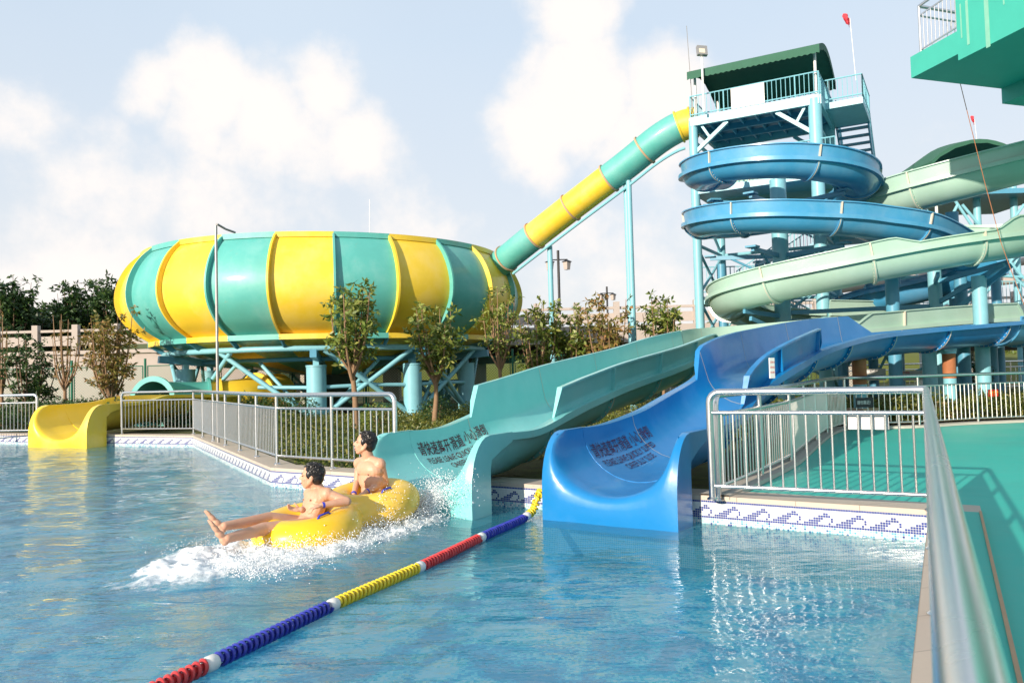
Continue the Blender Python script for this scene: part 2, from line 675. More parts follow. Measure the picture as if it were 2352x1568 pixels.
def tag(o, label, cat, group=None):
    o['label'] = label
    o['category'] = cat
    if group:
        o['group'] = group
    return o


def thing(name, loc, label, cat, group=None):
    o = bpy.data.objects.new(name, None)
    o.empty_display_size = .3
    COL.objects.link(o)
    o.location = V(loc)
    WL[o.name] = V(loc)
    return tag(o, label, cat, group)


def struct(o, kind='structure'):
    o['kind'] = kind
    return o


def inst(name, me, pos, parent, rot=None, scale=None):
    o = bpy.data.objects.new(name, me)
    COL.objects.link(o)
    o.parent = parent
    o.location = V(pos) - WL[parent.name]
    if rot is not None:
        o.rotation_euler = rot
    if scale is not None:
        o.scale = scale
    WL[o.name] = V(pos)
    return o


def spline(pts, n=8, closed=False):
    pts = [V(p) for p in pts]
    out_ = []
    m = len(pts)
    for i in range(m if closed else m - 1):
        g = (lambda k: pts[k % m]) if closed else (lambda k: pts[max(0, min(m - 1, k))])
        p0, p1, p2, p3 = g(i - 1), g(i), g(i + 1), g(i + 2)
        for k in range(n):
            q = k / n
            out_.append(.5 * ((2 * p1) + (p2 - p0) * q + (2 * p0 - 5 * p1 + 4 * p2 - p3) * q * q + (3 * p1 - p0 - 3 * p2 + p3) * q ** 3))
    if not closed:
        out_.append(pts[-1])
    return out_


def resample(pts, step):
    acc = [0]
    for a, b in zip(pts, pts[1:]):
        acc.append(acc[-1] + (b - a).length)
    n = max(2, int(round(acc[-1] / step)) + 1)
    res, j = [], 0
    for i in range(n):
        d = acc[-1] * i / (n - 1)
        while j < len(acc) - 2 and acc[j + 1] < d:
            j += 1
        q = (d - acc[j]) / max(1e-9, acc[j + 1] - acc[j])
        res.append(pts[j].lerp(pts[j + 1], min(1, q)))
    return res, acc[-1]


def interp(x, tab):
    if x <= tab[0][0]:
        return tab[0][1]
    for (a, b), (c, d) in zip(tab, tab[1:]):
        if x <= c:
            q = (x - a) / (c - a) if c > a else 1
            return b + (d - b) * q
    return tab[-1][1]


# ------------------------------------------------------------ pool outline
P = {}
cA = gr(622, 1073, .3)
cB = gr(2134, 1170, .3)
cC = gr(442, 999.5, .3)
cD = gr(0, 995.5, .3)
A2, B2, C2 = (V((p.x, p.y)) for p in (cA, cB, cC))
D2 = C2 + (V((cD.x, cD.y)) - C2) * 5
wdir = (B2 - A2).normalized()                 # along the slide wall, to the right
rdir = (V((gr(2090, 1568, .3).x, gr(2090, 1568, .3).y)) - B2).normalized()
E2 = B2 + rdir * 26
pool = [B2, A2, C2, D2, V((-48, D2.y)), V((-48, E2.y)), E2]
wnorm = V((-wdir.y, wdir.x))                 # away from the water


def offset_in(poly_, d):
    res = []
    n = len(poly_)
    for i in range(n):
        a, b, c = poly_[i - 1], poly_[i], poly_[(i + 1) % n]
        n1 = V(((b - a).y, -(b - a).x)).normalized()
        n2 = V(((c - b).y, -(c - b).x)).normalized()
        m_ = (n1 + n2).normalized()
        res.append(b + m_ * (d / max(.3, m_.dot(n1))))
    return res


area = sum(pool[i - 1].x * pool[i].y - pool[i].x * pool[i - 1].y for i in range(len(pool)))
sgn = 1 if area > 0 else -1      # ccw -> outward is (dy,-dx)
outer30 = offset_in(pool, .42 * sgn)
if not (abs(outer30[0].x - pool[0].x) > 0 and (outer30[0] - V((0, 30))).length < (pool[0] - V((0, 30))).length):
    outer30 = offset_in(pool, -.42 * sgn)


def inside(p, poly_):
    c = False
    j = len(poly_) - 1
    for i in range(len(poly_)):
        a, b = poly_[i], poly_[j]
        if (a.y > p[1]) != (b.y > p[1]) and p[0] < (b.x - a.x) * (p[1] - a.y) / (b.y - a.y) + a.x:
            c = not c
        j = i
    return c


mb = MB()
BIG = [V((-900, -300)), V((900, -300)), V((900, 1500)), V((-900, 1500))]
mb.poly(BIG, .22, holes=[offset_in(pool, (.3 if outer30[0] == offset_in(pool, .42 * sgn)[0] else -.3) * sgn)])
struct(mb.build('ground', M['soil'], smooth=0))
mb = MB().poly([V((-49, -20)), V((6, -20)), V((6, 60)), V((-49, 60))], -.5)
struct(mb.build('pool_floor', M['floor'], smooth=0))

# coping with UV along its length
mb = MB()
mb.uv = []
n = len(pool)
acc = 0
for i in range(n):
    a, b = pool[i], pool[(i + 1) % n]
    a2, b2 = outer30[i], outer30[(i + 1) % n]
    ln = (b - a).length
    off_in = .0
    k = len(mb.v)
    zt, zb = .30, .19
    mb.add([(a.x, a.y, zt), (b.x, b.y, zt), (b2.x, b2.y, zt), (a2.x, a2.y, zt), (a.x, a.y, zb + .06), (b.x, b.y, zb + .06), (a2.x, a2.y, zb), (b2.x, b2.y, zb)],
           [(0, 1, 2, 3), (0, 4, 5, 1), (3, 2, 7, 6)])
    mb.uv += [(acc, 0), (acc + ln, 0), (acc + ln, .4), (acc, .4), (acc, 0), (acc, .1), (acc + ln, .1), (acc + ln, 0), (acc, 0), (acc + ln, 0), (acc + ln, .1), (acc, .1)]
    acc += ln
struct(mb.build('coping', M['coping'], smooth=0))

# mosaic walls
PAT = {2: {8, 9}, 3: {6, 7, 8, 9, 10}, 4: {4, 5, 6, 7, 11}, 5: {2, 3, 4, 5, 6, 11}, 6: {0, 1, 2, 3, 4, 5, 10}}
TS = .0235
mb = MB()
mb.uv = []
rr = random.Random(4)
col0 = 0
for i in (6, 0, 1, 2, 3):
    a, b = pool[i], pool[(i + 1) % n]
    if i == 6:
        a = pool[0] + rdir * 9
        b = pool[0]
    d = (b - a)
    ln = d.length
    d.normalize()
    inn = V((-d.y, d.x)) if inside(((a + b) / 2 + V((-d.y, d.x)) * .1), pool) else V((d.y, -d.x))
    ncol = int(ln / TS)
    if i == 2:
        ncol = int(9 / TS)
    ts = ln / int(ln / TS)
    if i == 3:
        continue
    ofs = inn * .004
    for c in range(ncol):
        p0 = a + d * (c * ts) + ofs
        p1 = a + d * ((c + 1) * ts) + ofs
        cc = col0 + c
        for r_ in range(0, 16):
            z1 = .25 - r_ * TS
            z0 = z1 - TS
            if r_ == 0:
                m_ = 1
            elif r_ == 7:
                m_ = 1
            elif r_ in PAT:
                m_ = 1 if ((-cc) % 13) in PAT[r_] else 0
                if i == 1 or i == 0:
                    m_ = 1 if ((-cc) % 13) in PAT[r_] else 0
            elif r_ == 1:
                m_ = 0
            else:
                x = rr.random()
                lo = (r_ - 7) / 9
                m_ = 0 if x < .40 - lo * .35 else (2 if x < .78 - lo * .2 else (3 if x < .92 - lo * .1 else (4 if x < .97 else 1)))
            k = len(mb.v)
            mb.v += [(p0.x, p0.y, z0), (p1.x, p1.y, z0), (p1.x, p1.y, z1), (p0.x, p0.y, z1)]
            mb.f.append((k, k + 1, k + 2, k + 3))
            mb.mi.append(m_)
            u0, v0 = cc, 30 - r_
            mb.uv += [(u0, v0), (u0 + 1, v0), (u0 + 1, v0 + 1), (u0, v0 + 1)]
    # deep wall below
    p0, p1 = a + ofs, b + ofs
    zt = .25 - 16 * TS
    mb.add([(p0.x, p0.y, -.85), (p1.x, p1.y, -.85), (p1.x, p1.y, zt), (p0.x, p0.y, zt)], [(0, 1, 2, 3)], 3)
    mb.uv += [(0, 0), (ln / TS, 0), (ln / TS, 30), (0, 30)]
    col0 += ncol
struct(mb.build('pool_wall', TILES, smooth=0))
# far / plain wall behind the outlet and to the left
mb = MB()
mb.uv = []
a, b = pool[2] + (pool[3] - pool[2]).normalized() * 9 * 0, pool[3]
mb.add([(a.x, a.y, -.85), (b.x, b.y, -.85), (b.x, b.y, .25), (a.x, a.y, .25)], [(0, 1, 2, 3)])
mb.uv += [(0, 0), (900, 0), (900, 30), (0, 30)]
struct(mb.build('pool_wall_far', TILES[2], smooth=0))

# water: real swell on a grid, fine ripples by bump
RAFT_F, RAFT_B = V((-2.13, 8.06)), V((-1.64, 8.87))
raxis = (RAFT_F - RAFT_B).normalized()


def wake(x, y):
    p = V((x, y)) - (RAFT_F + RAFT_B) / 2
    a_ = p.dot(raxis)
    b_ = p.dot(V((-raxis.y, raxis.x)))
    rad = math.sqrt((a_ - .35) ** 2 * .45 + b_ * b_)
    return .05 * math.exp(-((rad - 1.0) / .30) ** 2) * (1 if a_ > -2.2 else 0)


mb = MB()
x0, x1, y0, y1, st = -17.0, 5.0, 0.0, 23.0, .1
nx, ny = int((x1 - x0) / st), int((y1 - y0) / st)
hs = []
for j in range(ny + 1):
    for i in range(nx + 1):
        x, y = x0 + i * st, y0 + j * st
        ch = min(1, max(.25, (1.5 - x) / 5))
        z = (noise.noise(V((x * 1.1, y * 2.2, 3))) * .018 + noise.noise(V((x * 2.6, y * 5.0, 7))) * .009) * ch + wake(x, y)
        mb.v.append((x, y, z))
shr = offset_in(pool, 0)
for j in range(ny):
    for i in range(nx):
        cxy = (x0 + (i + .5) * st, y0 + (j + .5) * st)
        if inside(cxy, pool) or inside((cxy[0] + st, cxy[1]), pool) or inside((cxy[0] - st, cxy[1]), pool) or inside((cxy[0], cxy[1] - st), pool) or inside((cxy[0], cxy[1] + st), pool):
            k = j * (nx + 1) + i
            mb.f.append((k, k + 1, k + nx + 2, k + nx + 1))
            mb.mi.append(0)
mb.add([(-48, 0, 0), (x0, 0, 0), (x0, 30, 0), (-48, 30, 0), (-48, -14, 0), (5, -14, 0), (5, 0, 0), (-48, 0, 0)], [(0, 1, 2, 3), (4, 5, 6, 7)])
struct(mb.build('water', M['water'], smooth=180))

# green painted deck
F1 = gr(1637, 1146, .3)
Fc = gr(2140, 1172, .3)
F1, Fc = V((F1.x, F1.y)), V((Fc.x, Fc.y))
outW = wnorm if wnorm.dot(V((0, 1))) > 0 else -wnorm
curve = [gr(u, v, .27) for u, v in ((1650, 1146), (1709, 1120), (1791, 1080), (1823, 1061), (1865, 1025), (1900, 999), (1947, 984.5), (2030, 984), (2115, 981), (2209, 975), (2297, 971), (2400, 967), (2560, 962))]
curve = [V((p.x, p.y)) for p in curve]
ro = [outer30[0], outer30[0] + rdir * 20]
base_in = A2 + wdir * ((F1 - A2).dot(wdir)) + outW * .42
gpoly = [base_in] + curve + [V((30, 22)), V((40, 0)), V((20, -20)), outer30[0] + rdir * 24, outer30[0]]
mb = MB().poly(gpoly, .265)
struct(mb.build('painted_deck', M['green_floor'], smooth=0))


pe = V((rdir.y, -rdir.x))
if pe.x < 0:
    pe = -pe
k0 = pool[0] + rdir * .02
MBk = MB().poly([k0 + pe * .20, k0 + pe * .40, k0 + pe * .40 + rdir * 12, k0 + pe * .20 + rdir * 12], .306)
struct(MBk.build('painted_kerb', M['green_floor'], smooth=0))
MBk = MB().poly([k0 + pe * .40, k0 + pe * .42, k0 + pe * .42 + rdir * 12, k0 + pe * .40 + rdir * 12], .318, .26)
struct(MBk.build('kerb_edge', M['concrete_warm'], smooth=0))

# ------------------------------------------------------------ railings
def cyl_mesh(name, r, h, mat, n=8):
    return MB().tube([(0, 0, 0), (0, 0, h)], r, n).mesh(name, (0, 0, 0), mat, 40)


def railing(pts, label, z0=.30, h=1.15, posts=1.15, pk=.118, rt=.036, rm=.022, rb=.02, rp=.028, rk=.0115, ends=(True, True), group=None, cat='railing', mat=None, name='railing', n=10, curved=False, pn=8):
    mat = mat or M['inox']
    pts = [V((p[0], p[1])) for p in pts]
    root = thing(name, (pts[0].x, pts[0].y, z0), label, cat, group or 'steel railings round the pool and deck')
    zt = z0 + h - rt
    zm, zb = z0 + h - .25, z0 + .14

    def top_path():
        q = [V((p.x, p.y, zt)) for p in pts]
        if curved:
            q = [V(p) for p in spline(q, 5)]
        rc = .11
        if ends[0]:
            d = (q[1] - q[0]).normalized()
            a_ = [q[0] + d * (rc * (1 - math.cos(t_))) + V((0, 0, rc * (math.sin(t_) - 1))) for t_ in (0, .4, .8, 1.2)]
            q = [V((q[0].x, q[0].y, z0))] + a_ + [q[0] + d * rc] + q[1:]
        if ends[1]:
            d = (q[-2] - q[-1]).normalized()
            a_ = [q[-1] + d * (rc * (1 - math.cos(t_))) + V((0, 0, rc * (math.sin(t_) - 1))) for t_ in (1.2, .8, .4, 0)]
            q = q[:-1] + [q[-1] + d * rc] + a_ + [V((q[-1].x, q[-1].y, z0))]
        return q
    MB().tube(top_path(), rt, n + 4).build('top_rail', mat, root)
    base = [V((p.x, p.y, 0)) for p in pts]
    if curved:
        base = spline(base, 5)
    for nm, z, r_ in (('middle_rail', zm, rm), ('bottom_rail', zb, rb)):
        MB().tube([V((p.x, p.y, z)) for p in base], r_, n).build(nm, mat, root)
    # posts
    ppos = []
    if curved:
        rs_, ln = resample(base, posts)
        ppos = rs_
    else:
        for i in range(len(pts) - 1):
            a, b = base[i], base[i + 1]
            k = max(1, int(round((b - a).length / posts)))
            ppos += [a.lerp(b, j / k) for j in range(k)]
        ppos.append(base[-1])
    pm = MB().tube([(0, 0, 0), (0, 0, h - rt * 1.2)], rp, n).lathe([(rp * 2.1, 0), (rp * 2.1, .008), (rp * 1.6, .02), (rp, .03)], (0, 0, 0), 12).mesh('post', (0, 0, 0), mat, 40)
    for i, p in enumerate(ppos):
        if (i == 0 and ends[0]) or (i == len(ppos) - 1 and ends[1]):
            mbb = MB().lathe([(rp * 2.1, 0), (rp * 2.1, .008), (rp * 1.6, .02), (rp, .03)], (p.x, p.y, z0), 12)
            mbb.build('base_flange', mat, root)
            continue
        inst('post', pm, (p.x, p.y, z0), root)
    bal = []
    for a, b in zip(ppos, ppos[1:]):
        k = max(1, int(round((b - a).length / pk)))
        bal += [a.lerp(b, j / k) for j in range(1, k)]
    bm_ = cyl_mesh('baluster', rk, zm - zb, mat, pn)
    bal.sort(key=lambda p: (p.x ** 2 + p.y ** 2))
    for p in bal[:95]:
        inst('baluster', bm_, (p.x, p.y, zb), root)
    if len(bal) > 95:
        m2 = MB()
        for p in bal[95:]:
            m2.tube([(p.x, p.y, zb), (p.x, p.y, zm)], rk, 6, caps=False)
        m2.build('far_balusters', mat, root)['kind'] = 'stuff'
    return root


fr_in = .13
railing([F1, Fc], 'shiny steel railing on the pool edge right of the blue slide mouth', posts=1.6, ends=(True, False))
q_ = gr(2228, 1568, 1.41)
nf = Fc + (V((q_.x, q_.y)) - Fc) * 1.35
railing([Fc, nf], 'near steel railing running towards the camera along the pool edge at the right', posts=1.6, rt=.027)
railing(curve, 'long curved steel railing around the back of the green painted deck', z0=.26, posts=1.7, curved=True, ends=(True, False))
g1, g2, g3, g4, g5 = (gr(u, v, .3) for u, v in ((280, 996.5), (445, 996), (637, 1066), (767, 1076), (85, 999)))
g3_, g4_ = V((g3.x, g3.y)), V((g4.x, g4.y))
d34 = (g4_ - g3_).normalized()
k = -273 / 1800   # u=903
s_ = (k * g3_.y - g3_.x) / (d34.x - k * d34.y)
gend = g3_ + d34 * s_
railing([V((g1.x, g1.y)), V((g2.x, g2.y)), g3_, gend], 'angled steel railing between the yellow slide mouth and the teal slide', posts=1.55)
g6 = g5 + (g5 - g1) * 1.8
railing([V((g6.x, g6.y)), V((g5.x, g5.y))], 'short steel railing left of the yellow slide mouth', posts=1.5)


# ------------------------------------------------------------ flumes
def frames(pts):
    fr_ = []
    m = len(pts)
    for i, p in enumerate(pts):
        t_ = (pts[min(i + 1, m - 1)] - pts[max(i - 1, 0)]).normalized()
        sd_ = t_.cross(V((0, 0, 1))).normalized()     # right of travel
        fr_.append((p, t_, sd_, sd_.cross(t_)))
    return fr_


NA = 14


def section(r, hl, hr, depth=1.0, t_=.03, fl=.15, fb=.09, lean=.12, lip=.05):
    P_ = []
    inn = [(-r - lean * hl, hl), (-r, 0)]
    inn += [(-r * math.cos(math.pi * k / NA), -r * depth * math.sin(math.pi * k / NA)) for k in range(1, NA)]
    inn += [(r, 0), (r + lean * hr, hr)]

    def side(h):
        e = min(1, h / .15)
        return [(r + lean * h + t_ + lip * e, h), (r + lean * h + t_ + lip * e, h - .03 * e), (r + lean * h + t_, h - .03 * e), (r + t_, .012 * e), (r + fl, .012 * e), (r + fl, -fb), (r + t_, -fb)]
    ro_ = r + t_
    outr = side(hr)
    a0 = math.asin(min(.99, fb / ro_))
    arc = [(ro_ * math.cos(a0 + (math.pi - 2 * a0) * k / NA), -ro_ * depth * math.sin(a0 + (math.pi - 2 * a0) * k / NA)) for k in range(1, NA)]
    outl = [(-x, z) for x, z in side(hl)][::-1]
    return inn + outr + arc + outl


def flume(name, root, pts, r, hl, hr, mat, joints=2.4, depth=1.0, step=.16, ribm=None, first=1.2, seam=True, fl=.15):
    """pts centreline at flange level, downhill or uphill; r, hl, hr may be tables over distance"""
    P_, ln = resample(spline(pts, 8), step)
    fr_ = frames(P_)
    g = lambda q, s: interp(s, q) if isinstance(q, (list, tuple)) else q
    rows = []
    for i, (p, t_, sd_, up) in enumerate(fr_):
        s = ln * i / (len(P_) - 1)
        rows.append([p + sd_ * x + up * z for x, z in section(g(r, s), g(hl, s), g(hr, s), depth, fl=g(fl, s))])
    mb = MB().grid(rows, cv=True)
    n_ = len(rows[0])
    mb.f.append(tuple(range(n_))[::-1])
    mb.f.append(tuple((len(rows) - 1) * n_ + k for k in range(n_)))
    mb.mi += [0, 0]
    o = mb.build(name, mat, root, 38)
    # joint ribs hugging the outside, pale sealant lines inside
    s = first
    while s < ln - .3:
        f = s / ln * (len(P_) - 1)
        i = int(f)
        p = P_[i].lerp(P_[i + 1], f - i)
        _, t_, sd_, up = fr_[i]
        R_ = g(r, s)
        HL, HR = g(hl, s), g(hr, s)
        a0 = math.asin(.09 / (R_ + .03))
        out_ = [((R_ + .03), -.09)] + [((R_ + .03) * math.cos(a0 + (math.pi - 2 * a0) * k / 16), -(R_ + .03) * depth * math.sin(a0 + (math.pi - 2 * a0) * k / 16)) for k in range(17)]
        rib, edge = MB(), MB()
        wq = .035
        rws = []
        for q in (-wq, wq):
            for e in (0, .055):
                rws.append((q, e))
        L_ = []
        for q, e in ((-wq, 0), (-wq, .055), (wq, .055), (wq, 0)):
            L_.append([p + t_ * q + sd_ * (x * (1 + e / (R_ + .03))) + up * (z * (1 + e / (R_ + .03))) for x, z in out_[1:]])
        rib.grid(L_, flip=True)
        rb_ = rib.build('joint_flange', ribm or mat, root, 50)
        L_ = [[p + t_ * (q) + sd_ * (x * (1 + e / (R_ + .03))) + up * (z * (1 + e / (R_ + .03))) for x, z in out_[1:]] for q, e in ((-.006, .054), (-.006, .062), (.012, .062), (.012, .054))]
        edge.grid(L_, flip=True)
        for k in range(2, 16):
            x, z = out_[k]
            e = .028 / (R_ + .03)
            bc = p - t_ * .036 + sd_ * (x * (1 + e)) + up * (z * (1 + e))
            edge.sphere(bc, .013, 6, 4)
        for h_, sg in ((HR, 1), (HL, -1)):
            if h_ > .05:
                pr = [(R_ + .03 + .12 * q * h_, q * h_) for q in (.03, .5, .93)]
                L_ = [[p + t_ * q + sd_ * (sg * (x + e)) + up * z for x, z in pr] for q, e in ((-.018, .0), (-.018, .06), (.018, .06), (.018, 0))]
                rib2 = MB().grid(L_, flip=sg > 0)
                rib2.build('wall_rib', M['cream'] if mat in (M['skyblue'], M['mint']) else mat, root, 50)
        if seam:
            inn = section(R_, HL, HR, depth)[:NA + 3]
            L_ = [[p + t_ * q + sd_ * (x * (1 - .005)) + up * (z + .004) for x, z in inn] for q in (-.006, .006)]
            edge.grid(L_)
        edge.build('sealant_line', M['cream'], root, 50)
        s += joints
    return P_, fr_, ln


def sstep(q):
    q = max(0, min(1, q))
    return q * q * (3 - 2 * q)


def mouth_z(th, s, H_, zf, r, L_, dep=.86, Hc=None):
    za = H_ - (H_ - zf) * math.sin(th) ** .8
    zb_ = (Hc or H_) - r * dep * math.sin(th)
    return za + (zb_ - za) * sstep((s - .25) / (L_ - .25))


def outlet(root, cen, a, W_, H_, mat, r, zf=.30, setback=.42, skirt=.42, L_=.95, name='slide_mouth', dep=.86, Hc=None):
    """cen: front centre on the waterline; a: uphill unit dir (2D); block front with a U cut in it"""
    a = V((a[0], a[1], 0)).normalized()
    b = V((a.y, -a.x, 0))      # to the right when looking uphill
    c = V((cen[0], cen[1], 0))
    rc = r

    def sf(z):
        q = max(0, (z - .30) / (H_ - .30))
        return setback * (1 - math.sqrt(max(0, 1 - q ** 2.2))) if q < 1 else setback
    inner = []
    K = 30
    NS = 10
    TH = [math.pi * (.5 * k / K + .5 * (.5 - .5 * math.cos(math.pi * k / K))) for k in range(K + 1)]
    TH = [math.pi * (.3 * k / K + .7 * (.5 - .5 * math.cos(math.pi * k / K))) for k in range(K + 1)]
    zs_ = [H_ - (H_ + .08) * (i / NS) ** 1.8 for i in range(NS + 1)]
    for k in range(K + 1):
        th = TH[k]
        x = -rc * math.cos(th)
        z = H_ - (H_ - zf) * math.sin(th) ** .8
        inner.append((x, z))
    hw = W_ / 2
    # outer outline from left top, down, across, up to right top (same count)
    outer = []
    for k in range(K + 1):
        if k <= NS:
            outer.append((-hw, zs_[k]))
        elif k < K - NS:
            outer.append((-hw + W_ * (k - NS) / (K - 2 * NS), -.08))
        else:
            outer.append((hw, zs_[K - k]))
    mb = MB()
    pos = lambda x, z, s: c + b * x + a * s + V((0, 0, z))
    # front face with rolled lip
    rows = []
    for f, bulge in ((0, 0.0), (.35, -.012), (.62, -.02), (.80, -.012), (.90, .008), (.965, .045), (1.0, .11)):
        row = []
        for (xi, zi), (xo, zo) in zip(inner, outer):
            x, z = xo + (xi - xo) * f, zo + (zi - zo) * f
            row.append(pos(x, z, sf(z) + bulge * min(1, max(0, (H_ - z) / .12))))
        rows.append(row)
    # continue inside
    for s in (.2, .4, .6, .8, 1.0):
        row = []
        for k, (xi, zi) in enumerate(inner):
            s0 = sf(zi) + .11 * min(1, max(0, (H_ - zi) / .12))
            ss = s0 + (L_ - s0) * s
            row.append(pos(xi, mouth_z(TH[k], ss, H_, zf, r, L_, dep, Hc), ss))
        rows.append(row)
    mb.grid(rows, flip=False)
    # top rims and skirts both sides
    for sg in (-1, 1):
        st_ = [pos(sg * rc, H_, setback + (L_ - setback) * q) for q in (0, .3, .6, 1)]
        so_ = [pos(sg * hw, H_, setback + (L_ - setback) * q) for q in (0, .3, .6, 1)]
        mb.grid([st_, so_], flip=sg > 0)
        # outer skin: skirt arching up behind the front block
        NZ = NS
        rws = []
        for q in (0, .25, .5, .75, 1):
            row = []
            for k in range(NZ + 1):
                z = zs_[k]
                s0 = sf(z)
                q2 = (H_ - z) / (H_ + .08)
                s1 = L_ if z > H_ - .14 else skirt + (L_ - skirt) * max(0, 1 - ((H_ - .14 - z) / .20)) ** 2.0
                row.append(pos(sg * hw, z, s0 + (s1 - s0) * q))
            rws.append(row)
        mb.grid(rws, flip=sg < 0)
        # inward return of the skirt edge
        e1 = rws[-1]
        e2 = [p - b * (sg * .05) for p in e1]
        mb.grid([e1, e2], flip=sg < 0)
    # underside trough shell
    ro_ = rc + .03
    rws = []
    for s in (skirt * .6, L_):
        rws.append([pos(x * 1.03, mouth_z(TH[k], s, H_, zf, r, L_, dep, Hc) - .03, s) for k, (x, z) in enumerate(inner)])
    mb.grid(rws, flip=True)
    return mb.build(name, mat, root, 34)


def decal(root, lines, fn, mat, name='warning_text'):
    """lines: (string, size, x offset, y offset); fn maps flat (x, y) to the surface"""
    mb = MB()
    for s, size, ox, oy, shear, xs in lines:
        cu = bpy.data.curves.new('t', 'FONT')
        cu.body = s
        cu.size = size
        cu.offset = size * (.005 if size > .15 else .006)
        cu.resolution_u = 2
        cu.shear = shear
        ob = bpy.data.objects.new('t', cu)
        COL.objects.link(ob)
        dg = bpy.context.evaluated_depsgraph_get()
        dg.update()
        me = bpy.data.meshes.new_from_object(ob.evaluated_get(dg))
        vs = [(v_.co.x * xs + ox, v_.co.y + oy) for v_ in me.vertices]
        mb.add([fn(x, y) for x, y in vs], [tuple(p.vertices) for p in me.polygons])
        bpy.data.objects.remove(ob)
        bpy.data.meshes.remove(me)
    return mb.build(name, mat, root, 0)


T1, T2, T3 = '请快速离开滑道 小心滑倒', 'PLEASE LEAVE QUICKLY SLIPPED', 'CAREFULLY SLIDE'


def xy(p):
    return V((p[0], p[1]))


def chute_parts(root, near0, a, Wd, mouthH, near_z, matc, mouthmat, text_mat, extra_near, hl, hr, r_up, rmouth, tx):
    """near0: waterline corner at the near side; a uphill dir"""
    a = V(a).normalized()
    b = V((a.y, -a.x))
    cen = V(near0) - b * (Wd / 2)
    outlet(root, cen, a, Wd, mouthH, mouthmat, rmouth, L_=near_z[0][0] + .1, Hc=near_z[0][1])
    pts = []
    w0 = Wd / 2
    for s, z in near_z:
        p = V(near0) + a * s - b * (w0)
        pts.append(V((p.x, p.y, z)))
    for q in extra_near:
        pts.append(V(q))
    P_, fr_, ln = flume('chute', root, pts, [(0, rmouth), (1.0, rmouth - .02), (2.5, r_up), (99, r_up)], hl, hr, matc, depth=.86, joints=2.3, first=1.35, fl=[(0, .088), (.3, .09), (1.4, .15)])
    # stencil text on the far (left looking uphill) inner wall of the mouth
    cc = V((cen.x, cen.y, 0))
    a3, b3 = V((a.x, a.y, 0)), V((b.x, b.y, 0))

    def fn(x, y):
        # x along uphill, y height measured down the curved wall from the rim
        s = tx[0] + x
        th = tx[1] - 1.25 * y / rmouth
        if s < near_z[0][0] + .02:
            rr_ = rmouth
            X = -rr_ * math.cos(th)
            Z = mouth_z(th, s, mouthH, .30, rmouth, near_z[0][0] + .1, .86, near_z[0][1])
            p = cc + a3 * s + b3 * X + V((0, 0, Z))
            nn_ = V((0, 0, mouthH + .1)) + cc + a3 * s - p
            return p + nn_.normalized() * .008
        q = s - near_z[0][0]
        f = min(len(P_) - 2, max(0, q / ln * (len(P_) - 1)))
        i = int(f)
        R_ = interp(q, [(0, rmouth), (1.0, rmouth - .02), (2.5, r_up)])
        X, Z = -R_ * math.cos(th), -R_ * .86 * math.sin(th)
        # travel is uphill so right-of-travel = +b
        p = P_[i].lerp(P_[i + 1], f - i) + fr_[i][2] * X + fr_[i][3] * Z
        ctr = P_[i].lerp(P_[i + 1], f - i)
        return p + (ctr - p).normalized() * .010
    decal(root, [(T1, .20, -.05, .0, -.0, .70), (T2, .125, .02, -.145, 0, .76), (T3, .125, .38, -.27, 0, .76)], fn, text_mat)
    return P_, ln


# ---- blue slide
CX, CY = 7.88, 22.7       # spiral column
blue = thing('spiral_slide', (CX, CY, .2), 'blue spiral water slide winding down from the tower to the blue mouth', 'water slide')
bn0 = gr(1558, 1222, 0)
bn0 = V((bn0.x, bn0.y))
ab = V((.55, .835)).normalized()
bb = V((ab.y, -ab.x))
near = [(4.45, 12.2, 1.70), (5.76, 14.3, 1.98), (7.52, 16.2, 2.26), (9.2, 17.5, 2.40), (10.7, 18.3, 2.50), (12.6, 19.3, 2.62), (15.2, 21.0, 2.75), (17.2, 24.0, 3.0), (16.2, 27.5, 3.25), (13.0, 28.6, 3.5), (10.9, 26.6, 3.68), (11.0, 24.3, 3.9), (12.6, 23.0, 4.25), (13.6, 22.0, 4.7)]


def inset(line, d):
    res = []
    for i, p in enumerate(line):
        t_ = V(line[min(i + 1, len(line) - 1)]) - V(line[max(i - 1, 0)])
        t_.z = 0
        t_.normalize()
        res.append(V(p) + V((-t_.y, t_.x, 0)) * d)
    return res


nb = inset(near, .68)
hlb = [(0, 0), (3.35, 0), (3.7, .42), (11.0, .42), (11.8, 0), (17.6, 0), (18.6, .45), (60, .45)]
hrb = [(0, 0), (1.9, 0), (2.0, .40), (6.1, .40), (6.3, 0), (60, 0)]
Pb, lnb = chute_parts(blue, bn0, ab, 1.62, .98, [(.85, .975), (1.6, .985), (2.6, 1.10), (3.6, 1.32)], M['blue'], M['blue'], M['navytext'],
                      nb[:6], hlb, hrb, .60, .72, (.95, .62))


def ring(cx, cy, rad, a0, a1, z0, z1, n_):
    return [V((cx + rad * math.cos(R(a0 + (a1 - a0) * k / n_)), cy + rad * math.sin(R(a0 + (a1 - a0) * k / n_)), z0 + (z1 - z0) * k / n_)) for k in range(n_ + 1)]


# beyond the frame the run-out swings round; then the spiral proper, travelling uphill
flume('lower_loop', blue, [nb[5]] + nb[6:], .62, .0, .12, M['skyblue'], depth=.95, first=1.0)
sp = [V((12.3, 21.9, 4.92)), V((10.9, 20.95, 5.22)), V((9.6, 20.7, 5.40)), V((8.8, 20.57, 5.48))] + ring(CX, CY, 2.15, -92, -450, 5.55, 7.01, 22) + ring(CX, CY, 2.15, -467, -560, 7.08, 7.45, 5) 
sp.append(V((6.9, 25.0, 7.8)))
flume('spiral_flume', blue, [V((13.3, 23.6, 4.55)), V((13.15, 22.7, 4.68))] + sp, .50, .36, .10, M['skyblue'], depth=.80, first=1.6, joints=2.35)


